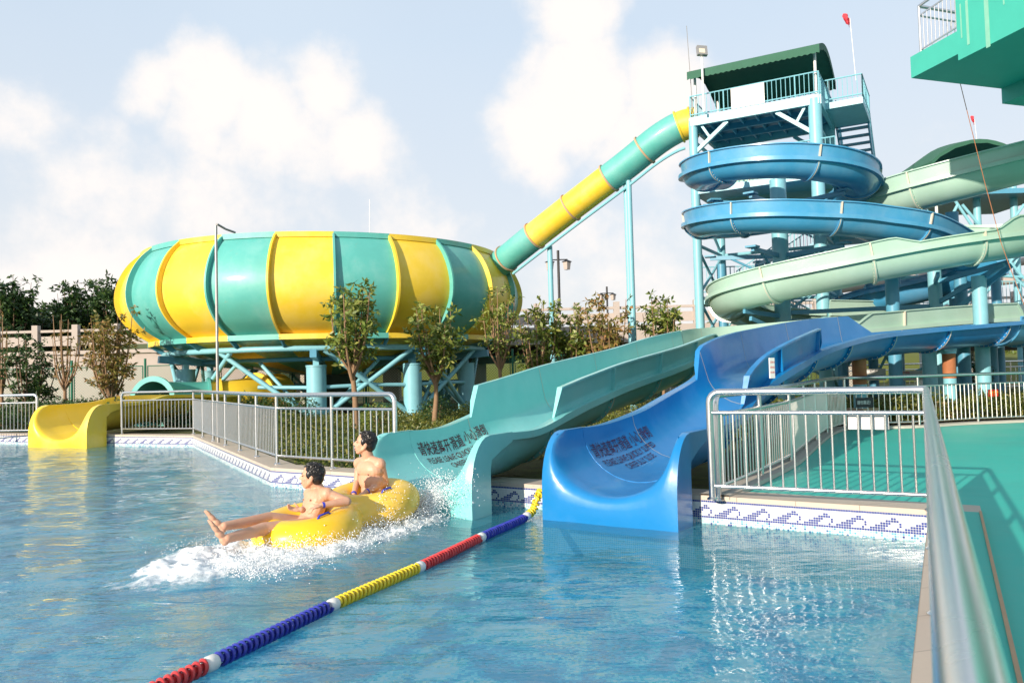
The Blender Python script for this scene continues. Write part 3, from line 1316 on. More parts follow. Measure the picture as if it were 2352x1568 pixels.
def pcol(mb, p, z0, z1, r_, n_=16):
    return mb.tube([(p[0], p[1], z0), (p[0], p[1], z1)], r_, n_)


col = MB()
pcol(col, (CX, CY), .2, 7.1, .23)
col.build('support_column', M['steel_blue'], blue)
for z, angs in ((6.32, (-130, -50, 20, 100, 170, -170)), (4.86, (-130, -55, 10, 90, 160))):
    for k, a_ in enumerate(angs):
        e = V((CX + 2.0 * math.cos(R(a_)), CY + 2.0 * math.sin(R(a_)), z + .0 + .02 * k))
        br_ = MB().beam((CX, CY, z), e, .09, .12)
        br_.tube([(CX, CY, z - .75), e.lerp(V((CX, CY, e.z)), .25)], .035, 8)
        br_.box(e + V((0, 0, .06)), (.3, .3, .05), rz=R(a_))
        br_.build('bracket', M['steel_mid'], blue)
for (u, vb, Y, vt) in ((1976, 960, 17.3, 855), (2183, 960, 19.1, 850)):
    p = at(u, 900, Y)
    zt = at(u, 812, Y).z
    zr = at(u, 882 if u < 2000 else 868, Y).z
    MB().tube([(p.x, p.y, .25), (p.x, p.y, zr)], .145, 18).build('support_column', M['steel_blue'], blue)
    MB().tube([(p.x, p.y, zr - .004), (p.x, p.y, zt + .02)], .15, 18).build('rusty_sleeve', M['rust'], blue)
    c_ = MB()
    e = at(u + 25, 800, Y)
    c_.tube([(p.x, p.y, zt), (p.x, p.y, zt + .06)], .17, 18)
    c_.box((p.x, p.y, zt + .12), (.5, .12, .12), rz=.5)
    c_.build('saddle', M['steel_blue'], blue)
    MB().box((p.x, p.y, .45), (.5, .5, .5), rz=.5).build('plinth', M['concrete_warm'], blue)
for (x, y, z) in ((12.9, 22.4, 4.1), (16.8, 25.5, 2.4), (11.2, 26.6, 3.0), (10.2, 20.9, 4.3)):
    MB().tube([(x, y, .2), (x, y, z)], .17, 16).build('support_column', M['steel_mid'], blue)

# ---- mint / teal slide
green = thing('spiral_slide', (CX + 2.5, CY, .2), 'pale mint spiral water slide that turns teal down to the left mouth', 'water slide')
tn0 = gr(1085, 1197, 0)
tn0 = V((tn0.x, tn0.y))
at2 = V((.505, .863)).normalized()
bt = V((at2.y, -at2.x))
nzt = [(.85, .935), (1.6, .925), (2.4, 1.05), (3.6, 1.22), (5.0, 1.41), (7.8, 1.71), (10, 2.0)]
cm = -bt * .75
up_ = [tn0 + at2 * 12 + cm, tn0 + at2 * 13.2 + cm]
ext = [V((up_[0].x, up_[0].y, 2.22))]
hlt = [(0, 0), (1.45, 0), (1.75, .42), (14.0, .42)]
hrt = [(0, 0), (1.45, 0), (1.5, .40), (9.7, .40), (10.4, 0), (20, 0)]
Pt, lnt = chute_parts(green, tn0, at2, 1.62, .94, nzt, M['teal_in'], M['teal_in'], M['maroon'], ext, hlt, hrt, .62, .72, (1.0, .55))
e0 = Pt[-1]
r1 = [e0, e0 + V((1.0, 1.0, .14)), V((8.2, 20.6, 2.50)), V((10.0, 21.2, 2.62)), V((12.0, 21.8, 2.75)), V((14.6, 22.6, 2.85)), V((17.0, 24.2, 2.95)), V((17.5, 26.6, 3.05)), V((15.8, 27.8, 3.1)), V((13.6, 26.8, 3.14)), V((11.8, 25.2, 3.18)), V((9.6, 24.6, 3.25))]
flume('return_flume', green, r1, .62, [(0, .42), (4, .42), (14, .45), (99, .1)], [(0, 0), (4.0, 0), (4.6, .42), (9.6, .42), (9.9, 0), (99, .0)], M['mint'], first=1.0)
gl_ = [V((9.6, 24.6, 3.25)), V((8.3, 24.5, 3.35)), V((7.2, 24.0, 3.48)), V((6.45, 23.0, 3.62)), V((6.35, 21.9, 3.78)), V((7.0, 20.9, 3.95)), V((8.2, 20.1, 4.14)), V((9.6, 19.6, 4.38)), V((11.2, 19.4, 4.62)), V((12.9, 19.8, 4.85)), V((14.6, 21.0, 5.1)), V((15.4, 23.0, 5.4))]
flume('spiral_flume', green, gl_, .56, .10, [(0, .1), (2.5, .30), (9.1, .36), (9.6, .15), (11.3, .15), (11.8, .42), (99, .42)], M['mint'], first=1.4, joints=2.4)
gu = [V((15.4, 23.0, 5.4)), V((16.4, 25.6, 5.9)), V((18.0, 26.0, 6.2)), V((18.4, 23.0, 6.6)), V((16.4, 20.6, 6.95)), V((14.2, 20.3, 6.75)), V((12.1, 20.9, 6.35)), V((10.55, 22.2, 6.3)), V((10.3, 24.0, 6.6)), V((11.6, 25.3, 6.9)), V((14.0, 26.2, 7.2)), V((17.0, 27.6, 7.5))]
# upper loop seen at the right edge: its own height line
gu = [V((19.6, 21.5, 7.75)), V((17.0, 20.2, 7.45)), V((14.4, 20.2, 7.05)), V((12.3, 20.9, 6.65)), V((10.95, 22.3, 6.42)), V((10.9, 24.2, 6.35)), V((12.4, 25.8, 6.2)), V((14.8, 26.2, 6.0)), V((16.6, 25.2, 5.75)), V((16.2, 23.6, 5.5)), V((15.4, 23.0, 5.4))]
flume('upper_flume', green, gu, .58, .38, .10, M['mint'], first=1.2, joints=2.6)
gb = [V((7.6, 27.2, 7.95)), V((9.6, 26.6, 7.7)), V((11.6, 26.4, 7.45)), V((13.6, 27.0, 7.5))]
flume('upper_flume', green, gb, .62, .35, .35, M['mint'], first=.8)
for (x, y, z) in ((12.0, 22.1, 4.5), (12.35, 20.6, 3.9), (15.9, 21.9, 4.5), (11.0, 20.7, 2.0), (14.9, 24.4, 3.0), (13.2, 23.2, 6.1), (16.8, 22.5, 6.6)):
    MB().tube([(x, y, .2), (x, y, z)], .18, 16).build('support_column', M['steel_blue'] if x < 13 else M['steel_mid'], green)
br_ = MB()
for (p0, p1) in (((CX, CY, 3.2), (12.0, 22.1, 3.25)), ((CX, CY, 2.95), (12.0, 22.1, 3.0)), ((CX, CY, 3.1), (6.4, 21.5, 3.2)), ((12.0, 22.1, 3.3), (12.6, 19.9, 4.1)), ((12.0, 22.1, 3.9), (10.9, 19.9, 3.9)), ((12.0, 22.1, 3.9), (12.9, 20.2, 4.2)), ((CX, CY, 2.6), (6.6, 21.6, 3.0)), ((12, 22.1, 2.7), (12.9, 20.1, 4.1))):
    br_.beam(p0, p1, .08, .12)
br_.build('brace', M['steel_mid'], green)

# ---- tower
TX0 = at(1586, 272, 26)
TX1 = at(1881, 217, 24.0)
tz = (TX0.z + TX1.z) / 2
te = V((TX1.x - TX0.x, TX1.y - TX0.y)).normalized()
tn = V((-te.y, te.x))
Wt = V((TX1.x - TX0.x, TX1.y - TX0.y)).length
Dt = 3.2
tower = thing('slide_tower', (TX0.x, TX0.y, .2), 'tall pale blue steel slide tower with dark green curved canopy', 'tower')
tp = lambda s, d, z: V((TX0.x + te.x * s + tn.x * d, TX0.y + te.y * s + tn.y * d, z))
for s, d in ((.05, .1), (Wt - .15, .1), (.05, Dt), (Wt - .15, Dt)):
    q = tp(s, d, 0)
    MB().tube([(q.x, q.y, .2), (q.x, q.y, tz - .1)], .15 if s < 1 else .2, 16).build('column', M['steel_blue'], tower)
pf = MB()
for a_, b_ in (((0, 0), (Wt, 0)), ((Wt, 0), (Wt, Dt)), ((Wt, Dt), (0, Dt)), ((0, Dt), (0, 0))):
    pf.beam(tp(*a_, tz - .14), tp(*b_, tz - .14), .12, .3)
pf.build('edge_beam', M['steel_blue'], tower)
pl = MB()
pl.add([tp(0, 0, tz), tp(Wt, 0, tz), tp(Wt, Dt, tz), tp(0, Dt, tz), tp(0, 0, tz - .03), tp(Wt, 0, tz - .03), tp(Wt, Dt, tz - .03), tp(0, Dt, tz - .03)], [(0, 1, 2, 3), (7, 6, 5, 4)])
for k in range(1, 8):
    pl.beam(tp(Wt * k / 8, .1, tz - .12), tp(Wt * k / 8, Dt - .1, tz - .12), .06, .16)
for k in (1, 2):
    pl.beam(tp(.1, Dt * k / 3, tz - .2), tp(Wt - .1, Dt * k / 3, tz - .2), .08, .2)
pl.build('platform', M['steel_mid'], tower)
for s, q in ((.05, 1), (Wt - .15, -1)):
    for d in (.1, Dt):
        MB().beam(tp(s, d, tz - 1.2), tp(s + q * 1.15, d, tz - .3), .12).beam(tp(s + q * .55, d, tz - .72), tp(s + q * .3, d, tz - .3), .08).build('knee_brace', M['steel_blue'], tower)


def small_rail(root, pts, h=1.0, mat=None, sp_=.14, name='guard_rail'):
    mb = MB()
    mat = mat or M['steel_blue']
    for a_, b_ in zip(pts, pts[1:]):
        a_, b_ = V(a_), V(b_)
        ln = (b_ - a_).length
        for z in (.1, h):
            mb.tube([a_ + V((0, 0, z)), b_ + V((0, 0, z))], .022, 6)
        k = max(1, int(ln / sp_))
        for i in range(k + 1):
            p = a_.lerp(b_, i / k)
            big_ = i % 8 == 0
            mb.tube([p, p + V((0, 0, h))], .022 if big_ else .011, 5, caps=False)
    return mb.build(name, mat, root)


small_rail(tower, [tp(.0, Dt, tz), tp(0, 0, tz), tp(Wt, 0, tz), tp(Wt, Dt, tz)], .73)
MB().box(tp(Wt * .47, -.05, tz + .37), (Wt * .26, .02, .66), rz=math.atan2(te.y, te.x)).build('banner', M['white'], tower)
# canopy: curved roof on four thin posts
hc = at(1868, 106, 23.9).z
for s, d in ((.15, .15), (Wt - .1, .15), (.15, Dt - .1), (Wt - .1, Dt - .1)):
    MB().tube([tp(s, d, tz), tp(s, d, hc - .02)], .045, 10).build('canopy_post', M['white'], tower)
for th_, nm in ((0, 'canopy'),):
    rows = []
    for k in range(13):
        q = k / 12
        d = -.25 + (Dt + .6) * q
        z = hc + .5 * math.sin(math.pi * q)
        rows.append([tp(.0 + (Wt + .1) * j / 48, d, z) for j in range(49)])
    mb = MB().grid(rows)
    rows2 = [[p - V((0, 0, .04)) for p in r_] for r_ in rows]
    mb.grid(rows2, flip=True)
    for r_ in (rows[0], rows[-1]):
        val = [p - V((0, 0, .26 + .016 * math.cos(j * math.pi))) for j, p in enumerate(r_)]
        mb.grid([r_, val])
    for e in (0, -1):
        c_ = [r_[e] for r_ in rows]
        val = [p - V((0, 0, .22 + .016 * math.cos(j * math.pi))) for j, p in enumerate(c_)]
        mb.grid([c_, val])
    mb.build('canopy', M['canopy'], tower, 50)
# side landing and stair flights to the right
LW = 1.15
land = MB()
l0, l1, l2, l3 = tp(Wt, 1.0, tz - .1), tp(Wt + LW, 1.0, tz - .1), tp(Wt + LW, 3.4, tz - .1), tp(Wt, 3.4, tz - .1)
land.box((l0 + l2) / 2, (LW, 2.4, .2), rz=math.atan2(te.y, te.x))
land.build('landing', M['steel_blue'], tower)
small_rail(tower, [l0 + V((0, 0, .1)), l1 + V((0, 0, .1)), l2 + V((0, 0, .1))], .73)


def flight(root, pa, pb, wv, nst, mat, railmat):
    mb = MB()
    wv = V(wv)
    for sd_ in (0, 1):
        mb.beam(V(pa) + wv * sd_, V(pb) + wv * sd_, .05, .25)
    for k in range(nst):
        p = V(pa).lerp(V(pb), (k + .5) / nst) + wv * .5
        dd = (V(pb) - V(pa))
        dd.z = 0
        Mx = Matrix((dd.normalized(), wv.normalized(), V((0, 0, 1)))).transposed()
        mb.box(p, (.28, wv.length, .04), Mx=Mx)
    mb.build('stair_flight', mat, root)
    for sd_ in (0, 1):
        small_rail(root, [V(pa) + wv * sd_, V(pb) + wv * sd_], .95, railmat)


zl = tz - .2
flight(tower, tp(Wt + .1, 3.3, zl), tp(Wt + .1, 5.9, zl - 2.0), te.to_3d() * 1.0, 10, M['steel_mid'], M['steel_blue'])
for k in range(4):
    z_ = zl - 1.9 - 1.9 * k
    fx = 1 if k % 2 == 0 else -1
    pa = tp(.5 if fx > 0 else Wt - .5, Dt + .3, z_)
    pb = tp(Wt - .5 if fx > 0 else .5, Dt + .3, z_ - 1.8)
    flight(tower, pa, pb, tn.to_3d() * 1.2, 11, M['steel_mid'], M['steel_blue'])
    pw = tp(Wt - .4 if fx > 0 else -.8, Dt + .3, z_ - 1.85)
    MB().box(tp(Wt + .3 if fx > 0 else -.3, Dt + .9, z_ - 1.9), (1.6, 1.4, .18), rz=math.atan2(te.y, te.x)).build('landing', M['steel_blue'], tower)
# lattice frame
fr2 = MB()
for k in range(5):
    z_ = .6 + k * 1.75
    for s, d0, d1 in ((.05, .1, Dt), (Wt - .15, .1, Dt)):
        fr2.tube([tp(s, d0, z_), tp(s, d1, z_ + 1.6)], .05, 8)
        fr2.tube([tp(s, d1, z_), tp(s, d0, z_ + 1.6)], .05, 8)
        fr2.tube([tp(s, d0, z_ + 1.68), tp(s, d1, z_ + 1.68)], .06, 8)
    fr2.tube([tp(.05, Dt, z_ + 1.68), tp(Wt - .15, Dt, z_ + 1.68)], .06, 8)
fr2.build('lattice', M['steel_blue'], tower)
pmid = at(1640, 440, 26.5).z
mid = MB()
mid.box(tp(Wt * .55, Dt * .5, pmid - .1), (Wt * 1.1, Dt, .2), rz=math.atan2(te.y, te.x))
mid.build('lower_platform', M['steel_blue'], tower)
small_rail(tower, [tp(.1, 0, pmid), tp(Wt * 1.1, 0, pmid)], 1.0)
# floodlight and lightning rod, flags
q = at(1614, 185, 25.4)
zt_ = at(1612, 130, 25.4).z
fld = thing('floodlight', (q.x, q.y, tz), 'square floodlight on a thin white pole above the tower railing', 'floodlight')
MB().tube([(q.x, q.y, tz), (q.x, q.y, zt_)], .035, 8).build('pole', M['white'], fld)
MB().box((q.x, q.y - .03, zt_ + .17), (.34, .12, .34), Mx=Matrix.Rotation(-.25, 3, 'X') @ Matrix.Rotation(.15, 3, 'Z')).build('lamp_housing', M['grey_steel'], fld)
MB().box((q.x - .01, q.y - .105, zt_ + .15), (.2, .01, .16), Mx=Matrix.Rotation(-.25, 3, 'X') @ Matrix.Rotation(.15, 3, 'Z')).build('lamp_glass', M['lampglass'], fld)


def flag(u0, v0, u1, v1, uf, vf, w_, h_, Y, label):
    a_, b_ = at(u0, v0, Y), at(u1, v1, Y)
    b_.x = b_.x
    root = thing('flag', (a_.x, a_.y, a_.z), label, 'flag', 'red flags above the towers')
    MB().tube([a_, b_], .010, 6).build('flagpole', M['white'], root)
    c_ = b_
    rows = []
    for i in range(7):
        q_ = i / 6
        rows.append([c_ + V((-w_ * q_ + .03 * math.sin(3 * q_ + j), .06 * math.sin(q_ * 7 + j * .6), -h_ * (j / 5) + .18 * q_ + (h_ * .25 * q_ * (j / 5)))) for j in range(6)])
    mb = MB().grid(rows)
    mb.grid([[p + V((0, .008, 0)) for p in r_] for r_ in rows], flip=True)
    mb.build('flag_cloth', M['red'], root)
    return root


flag(1966, 185, 1952, 42, 0, 0, .20, .34, 26, 'red flag on a thin pole behind the tower canopy')
flag(2246, 340, 2238, 274, 0, 0, .12, .28, 36, 'small red flag above the right-hand curved canopy')
q = at(1590, 200, 26)
lr = MB().tube([at(1592, 265, 26), at(1577, 60, 26)], .012, 5).build('lightning_rod', M['grey_steel'], None)
tag(lr, 'very thin lightning rod at the left corner of the tower', 'lightning rod')

# ---- second tower at the right
t2 = thing('slide_tower', at(2200, 800, 33), 'farther slide tower with low dome-shaped green canopy behind the mint slide', 'tower')
Y2 = 33
c0, c1 = at(2095, 392, Y2), at(2420, 395, 30)
zc = c0.z
rows = []
for i in range(13):
    q = i / 12
    row = []
    for j in range(13):
        w_ = j / 12
        p = V((c0.x + (c1.x - c0.x) * q, Y2 - 1.6 + 4.5 * w_, zc + 1.15 * math.sin(math.pi * q) ** .8 * (1 - .35 * abs(w_ - .4) * 2)))
        row.append(p)
    rows.append(row)
mb = MB().grid(rows, flip=True)
mb.grid([[p - V((0, 0, .05)) for p in r_] for r_ in rows])
for r_ in (rows[0], rows[-1], [q[0] for q in rows], [q[-1] for q in rows]):
    val = [p - V((0, 0, .16 + .014 * math.cos(j * math.pi))) for j, p in enumerate(r_)]
    mb.grid([r_, val])
mb.build('canopy', M['canopy'], t2, 60)
for u in (2100, 2152, 2245, 2330):
    p = at(u, 500, Y2 - .2)
    MB().tube([(p.x, p.y, .2), (p.x, p.y, zc)], .06 if u < 2200 else .15, 10).build('column', M['white'] if u < 2200 else M['steel_blue'], t2)
pz = at(2230, 455, Y2).z
MB().box((at(2270, 455, Y2).x, Y2 + 1, pz), (4.5, 4.5, .2)).build('platform', M['steel_mid'], t2)
mb = MB()
for (a_, b_, c_, d_) in ((2210, 470, 2352, 640), (2352, 470, 2230, 640), (2245, 560, 2400, 700), (2352, 560, 2245, 700), (2180, 440, 2260, 560), (2120, 470, 2200, 600), (2200, 470, 2130, 600), (2245, 630, 2400, 640), (2245, 700, 2400, 705)):
    mb.tube([at(a_, b_, Y2 - 1), at(c_, d_, Y2 - 1)], .06, 8)
mb.build('lattice', M['steel_blue'], t2)
small_rail(t2, [at(2080, 700, 31), at(2380, 705, 31)], 1.0, M['steel_blue'])
flight(t2, at(1950, 800, 30), at(2060, 700, 33), V((0, 1.2, 0)), 10, M['steel_mid'], M['steel_blue'])
# low service frames between the towers
t3 = thing('support_frame', at(2000, 900, 27), 'blue steel lattice frame standing under the slides at the right', 'steel frame')
mb = MB()
xs_ = [at(u, 700, 27).x for u in (1660, 1748, 1900, 1912, 2000, 2060, 2290)]
for x in xs_:
    zz = at(1176, 620, 27).z
    MB().tube([(x, 27, .2), (x, 27, zz if x < xs_[4] else zz - .6)], .16, 12).build('column', M['steel_mid'], t3)
for a_, b_ in zip(xs_, xs_[1:]):
    for z in (1.1, 2.9):
        mb.tube([(a_, 27, z), (b_, 27, z + 1.6)], .05, 8)
        mb.tube([(b_, 27, z), (a_, 27, z + 1.6)], .05, 8)
        mb.tube([(a_, 27, z + 1.7), (b_, 27, z + 1.7)], .07, 8)
mb.build('lattice', M['steel_blue'], t3)
small_rail(t3, [(xs_[0], 27.2, 2.9), (xs_[3], 27.2, 2.9)], 1.0, M['white'])
small_rail(t3, [(xs_[0] - .5, 28.2, 4.3), (xs_[3], 28.2, 4.3)], 1.0, M['steel_blue'])
mb = MB()
for (a_, b_, c_, d_, Y, r_) in ((2040, 700, 2352, 560, 32, .09), (1925, 665, 2352, 600, 38, .2), (1925, 690, 2352, 640, 38, .2)):
    mb.tube([at(a_, b_, Y), at(c_, d_, Y)], r_, 10)
mb.build('pipe_run', M['stone'], t3)

# ---- overhead balcony, top right
b0 = at(2093, 180, 17)
zb = b0.z
def onz(u, v, z):
    return gr(u, v, z)
b1 = onz(2205, 122, zb)
b2_ = onz(2352, 48, zb)
b3 = onz(2315, 206, zb)
da = (xy(b1) - xy(b0)).normalized()
db = (xy(b3) - xy(b0)).normalized()
la = 9.0
balc = thing('balcony', (b0.x, b0.y, zb), 'green painted concrete balcony jutting in overhead at the top right', 'balcony')
q0 = xy(b0)
l1_ = (xy(b1) - q0).length
slab = [q0, q0 + da * la, q0 + da * la + db * 12, q0 + db * 12]
MB().poly(slab, zb + .47, zb).build('slab', M['green_wall'], balc, 0)
f0 = q0 + da * l1_ - V((-da.y, da.x)) * 0
nrm = V((da.y, -da.x))
if nrm.dot(db) > 0:
    nrm = -nrm
par = [q0 + da * l1_ + nrm * .05, q0 + da * la + nrm * .05, q0 + da * la - nrm * .15, q0 + da * l1_ - nrm * .15]
MB().poly(par, zb + 2.6, zb - .16).build('parapet', M['green_wall'], balc, 0)
st_ = MB()
for k, (s, w_, h_) in enumerate(((.28, .06, .9), (.75, .10, 1.15), (.12, .03, .7), (1.15, .03, .5))):
    c_ = q0 + da * (l1_ + s) + nrm * .054
    st_.box((c_.x, c_.y, zb + .95 - h_ / 2), (w_, .006, h_), rz=math.atan2(da.y, da.x))
st_.build('stain', paint('pale_run_stain', (.22, .50, .38), .7, .2), balc)
railing([q0 + db * 6 - nrm * .1, q0 - nrm * .1 + db * .1 + da * .1, q0 + da * (l1_ - .06) - nrm * .1], 'steel railing on the green overhead balcony', z0=zb + .47, posts=1.6, ends=(False, False), n=8)
MB().poly([xy(b3) - db * .2, xy(b3) + db * 3, xy(b3) + db * 3 + da * 3, xy(b3) - db * .2 + da * 3], zb, zb - .35).build('beam', M['green_wall'], balc, 0)
cb = q0 + db * 7 + da * 3
MB().box((cb.x, cb.y, zb / 2), (.7, .7, zb - .3)).build('column', M['green_wall'], balc, 0)
wire = MB().tube([at(2205, 190, 17.5), at(2262, 420, 17.3), at(2300, 560, 17.2), at(2352, 700, 17)], .008, 5)
tag(wire.build('cable', M['rust'], None), 'thin slack cable hanging from the overhead balcony', 'cable')

# ------------------------------------------------------------ space bowl
BD, BR = 34.0, 7.94
bdir = V((math.sin(R(-13.05)), math.cos(R(-13.05))))
BC = bdir * BD
bowl = thing('slide_bowl', (BC.x, BC.y, .2), 'giant round yellow and teal striped bowl slide on blue steel legs', 'water slide')
# profile (radius, z) outer face
prof = [(7.10, 6.50), (7.52, 6.08), (7.84, 5.50), (7.98, 4.85), (7.86, 4.20), (7.42, 3.60), (6.80, 3.18)]
prof_s = [(p.x, p.y) for p in spline([V((a_, b_, 0)) for a_, b_ in prof], 4)]
NPAN = 24
a_face = math.atan2(-bdir.y, -bdir.x) + R(1.2)


def bpos(r_, ang, z):
    return V((BC.x + r_ * math.cos(ang), BC.y + r_ * math.sin(ang), z))


for k in range(NPAN):
    a0 = a_face + 2 * math.pi * k / NPAN
    a1 = a_face + 2 * math.pi * (k + 1) / NPAN
    am = (a0 + a1) / 2
    mat = M['bowl_yellow'] if k % 2 == 1 else M['bowl_teal']
    g_ = .002
    rows = [[bpos(r_ - .0, a0 + (a1 - a0) * j / 6, z) for j in range(7)] for r_, z in prof_s]
    mb = MB().grid(rows)
    rows_i = [[bpos(r_ - .05, a0 + (a1 - a0) * j / 6, z) for j in range(7)] for r_, z in prof_s]
    mb.grid(rows_i, flip=True)
    # top flange standing out, bottom flange
    tf = [[bpos(r_, a0 + (a1 - a0) * j / 6, z) for j in range(7)] for r_, z in ((7.05, 6.50), (7.05, 6.56), (7.28, 6.56), (7.28, 6.38), (7.20, 6.38))]
    mb.grid(tf, flip=True)
    bf = [[bpos(r_, a0 + (a1 - a0) * j / 6, z) for j in range(7)] for r_, z in ((6.79, 3.19), (7.02, 3.17), (7.02, 2.99), (6.75, 2.99))]
    mb.grid(bf)
    pn_ = mb.build('panel', mat, bowl, 40)
    # cone underside
    cone = MB().grid([[bpos(r_, a0 + (a1 - a0) * j / 3, z) for j in range(4)] for r_, z in ((6.75, 3.0), (5.0, 2.5), (2.6, 2.0), (.3, 1.7))])
    cone.build('under_panel', mat, bowl, 40)
    # radial rib along the seam: a fin 13 cm deep
    rib = []
    for q, e in ((-.035, 0), (-.035, .19), (.035, .19), (.035, 0)):
        rib.append([bpos(r_ + e, a0, z) + V((-math.sin(a0), math.cos(a0), 0)) * q for r_, z in prof_s])
    MB().grid(rib).build('seam_rib', mat, bowl, 50)
    # blue foot bracket
    MB().add([bpos(6.7, a0, 3.05), bpos(7.05, a0, 3.05), bpos(6.6, a0, 2.74), bpos(6.35, a0, 2.74)] + [bpos(x, a0, z) + V((-math.sin(a0), math.cos(a0), 0)) * .05 for x, z in ((6.7, 3.05), (7.05, 3.05), (6.6, 2.74), (6.35, 2.74))],
             [(0, 1, 2, 3), (7, 6, 5, 4), (0, 4, 5, 1), (1, 5, 6, 2), (2, 6, 7, 3), (3, 7, 4, 0)]).build('bracket', M['steel_mid'], bowl, 0)
ringp = lambda r_, z, n_=72: [bpos(r_, 2 * math.pi * k / n_, z) for k in range(n_)]
MB().tube(ringp(6.45, 2.70), .10, 12, closed=True).build('ring_pipe', M['steel_blue'], bowl)
MB().tube(ringp(5.3, 2.35), .08, 12, closed=True).build('ring_pipe', M['steel_mid'], bowl)
for k, da_ in enumerate((-6, 28, -64, 62, 120, 180, 240)):
    a_ = a_face + R(da_)
    rc_ = 5.95
    p = bpos(rc_, a_, 0)
    MB().tube([(p.x, p.y, .2), (p.x, p.y, 2.1)], .34, 24).lathe([(.55, .2), (.55, .26), (.36, .27)], (p.x, p.y, 0), 24).lathe([(.36, 2.06), (.36, 2.12), (0, 2.12)], (p.x, p.y, 0), 24).build('leg_column', M['steel_blue'], bowl)
    MB().box((p.x, p.y, 2.35), (.2, .2, .55), rz=a_).build('bearing', M['steel_blue'], bowl)
    MB().beam(bpos(6.9, a_, 2.5), bpos(3.4, a_, 2.2), .22, .26).build('radial_beam', M['steel_mid'], bowl)
    tg = V((-math.sin(a_), math.cos(a_), 0))
    mb = MB()
    for sg in (-1, 1):
        mb.tube([p + tg * sg * .3 + V((0, 0, .4)), bpos(6.4, a_ + sg * R(31), 2.62)], .085, 10)
        mb.tube([p + tg * sg * .3 + V((0, 0, .35)), bpos(5.2, a_ + sg * R(24), 2.3)], .07, 10)
        mb.tube([p + tg * sg * .3 + V((0, 0, 1.35)), bpos(5.9, a_ + sg * R(20), 1.4)], .07, 10)
    mb.build('strut', M['steel_blue'], bowl)
MB().tube([(BC.x, BC.y, .2), (BC.x, BC.y, 1.9)], 1.1, 24).build('drain_column', M['darkc'], bowl)

# entry tube (yellow / teal sections) from tower to bowl
tub = [at(1600, 281, 26.5), at(1560, 292, 26.7), at(1510, 322, 27.0), at(1440, 378, 27.6), at(1330, 462, 28.6), at(1230, 540, 29.6), at(1185, 576, 30.2), at(1148, 606, 30.8)]
tp_, tl = resample(spline(tub, 8), .2)
cuts = [(0, 'yellow'), (.055, 'teal'), (.385, 'yellow'), (.79, 'teal'), (1.01, None)]
nT = len(tp_) - 1
for (c0_, nm), (c1_, _) in zip(cuts, cuts[1:]):
    i0, i1 = int(round(c0_ * nT)), min(nT, int(round(c1_ * nT)))
    MB().tube(tp_[i0:i1 + 1], .52, 28, caps=False).build('entry_tube', M['bowl_' + nm], bowl, 50)
for c_ in (.005, .055, .22, .385, .585, .79, .965):
    i = min(nT - 1, max(1, int(round(c_ * nT))))
    d = (tp_[i + 1] - tp_[i - 1]).normalized() * .03
    MB().tube([tp_[i] - d, tp_[i] + d], .57, 28).build('tube_flange', M['concrete_warm'] if c_ not in (.055, .005) else M['bowl_yellow'], bowl, 50)
    fr__ = (tp_[i + 1] - tp_[i - 1]).normalized()
sm = MB()
sd3 = []
for i in range(0, nT + 1, 2):
    t_ = (tp_[min(nT, i + 1)] - tp_[max(0, i - 1)]).normalized()
    nrm_ = (CAM - tp_[i])
    nrm_ = (nrm_ - t_ * nrm_.dot(t_)).normalized()
    sd3.append(tp_[i] + (V((0, -1, .12)).normalized()) * .53)
sm.tube(sd3, .022, 6)
sm.build('tube_seam', M['bowl_teal'], bowl)
MB().tube([p + V((-.02, 0, -.80)) for p in tp_[2:-4]], .055, 8).build('carrier_rail', M['steel_blue'], bowl)
for (u, v0, Y) in ((1269, 565, 29.5), (1456, 415, 27.6), (1450, 415, 27.8)):
    p = at(u, 790, Y)
    z1 = at(u - 10, v0, Y).z
    MB().tube([(p.x, p.y, .2), (p.x, p.y, z1)], .10, 14).build('tube_support', M['steel_blue'], bowl)

# exit tube and yellow mouth
yel = thing('tube_slide', gr(250, 1000, .2), 'yellow and teal tube slide leaving the bowl and ending in the yellow mouth', 'water slide')
yn0 = gr(199, 1029.5, 0)
ay = V((.36, .933)).normalized()
by = V((ay.y, -ay.x))
yn = V((yn0.x, yn0.y))
HY = 1.12
WY = 2.15
outlet(yel, yn - by * (WY / 2), ay, WY, HY, M['yellow'], .92, zf=.22, setback=.5, skirt=.62, L_=1.1)
cy0 = yn - by * (WY / 2)
yc = []
for s, z in ((1.0, HY), (2.0, HY + .03), (3.0, 1.28)):
    p = cy0 + ay * s
    yc.append(V((p.x, p.y, z)))
yc += [V((-10.2, 25.0, 1.25)), V((-9.9, 26.2, 1.2))]
flume('trough', yel, yc, [(0, .92), (2, .84), (4, .76)], .0, 0, M['yellow'], depth=.85, first=2.0, joints=1.6)
xt = [V((-12.2 + 1.9, 27.0, 1.05)), V((-9.4, 27.4, 1.08)), V((-8.3, 27.7, 1.12)), V((-7.2, 28.2, 1.2)), V((-6.2, 29.0, 1.35)), V((-5.6, 30.2, 1.5))]
xt = [at(350, 928, 26.2), at(398, 930, 27.1), at(470, 928, 27.9), at(545, 922, 28.4), at(600, 912, 29.2), at(640, 905, 30.2)]
xp, xl = resample(spline(xt, 8), .2)
nX = len(xp) - 1
for c0_, c1_, m_ in ((0, .46, 'bowl_teal'), (.46, 1, 'bowl_yellow')):
    seg = xp[int(c0_ * nX):int(c1_ * nX) + 1]
    mb = MB().tube(seg, .80, 32, caps=False)
    inner_ = MB().tube(seg, .75, 32, caps=False)
    inner_.f = [f[::-1] for f in inner_.f]
    mb.add(inner_.v, inner_.f)
    mb.build('exit_tube', M[m_], yel, 50)
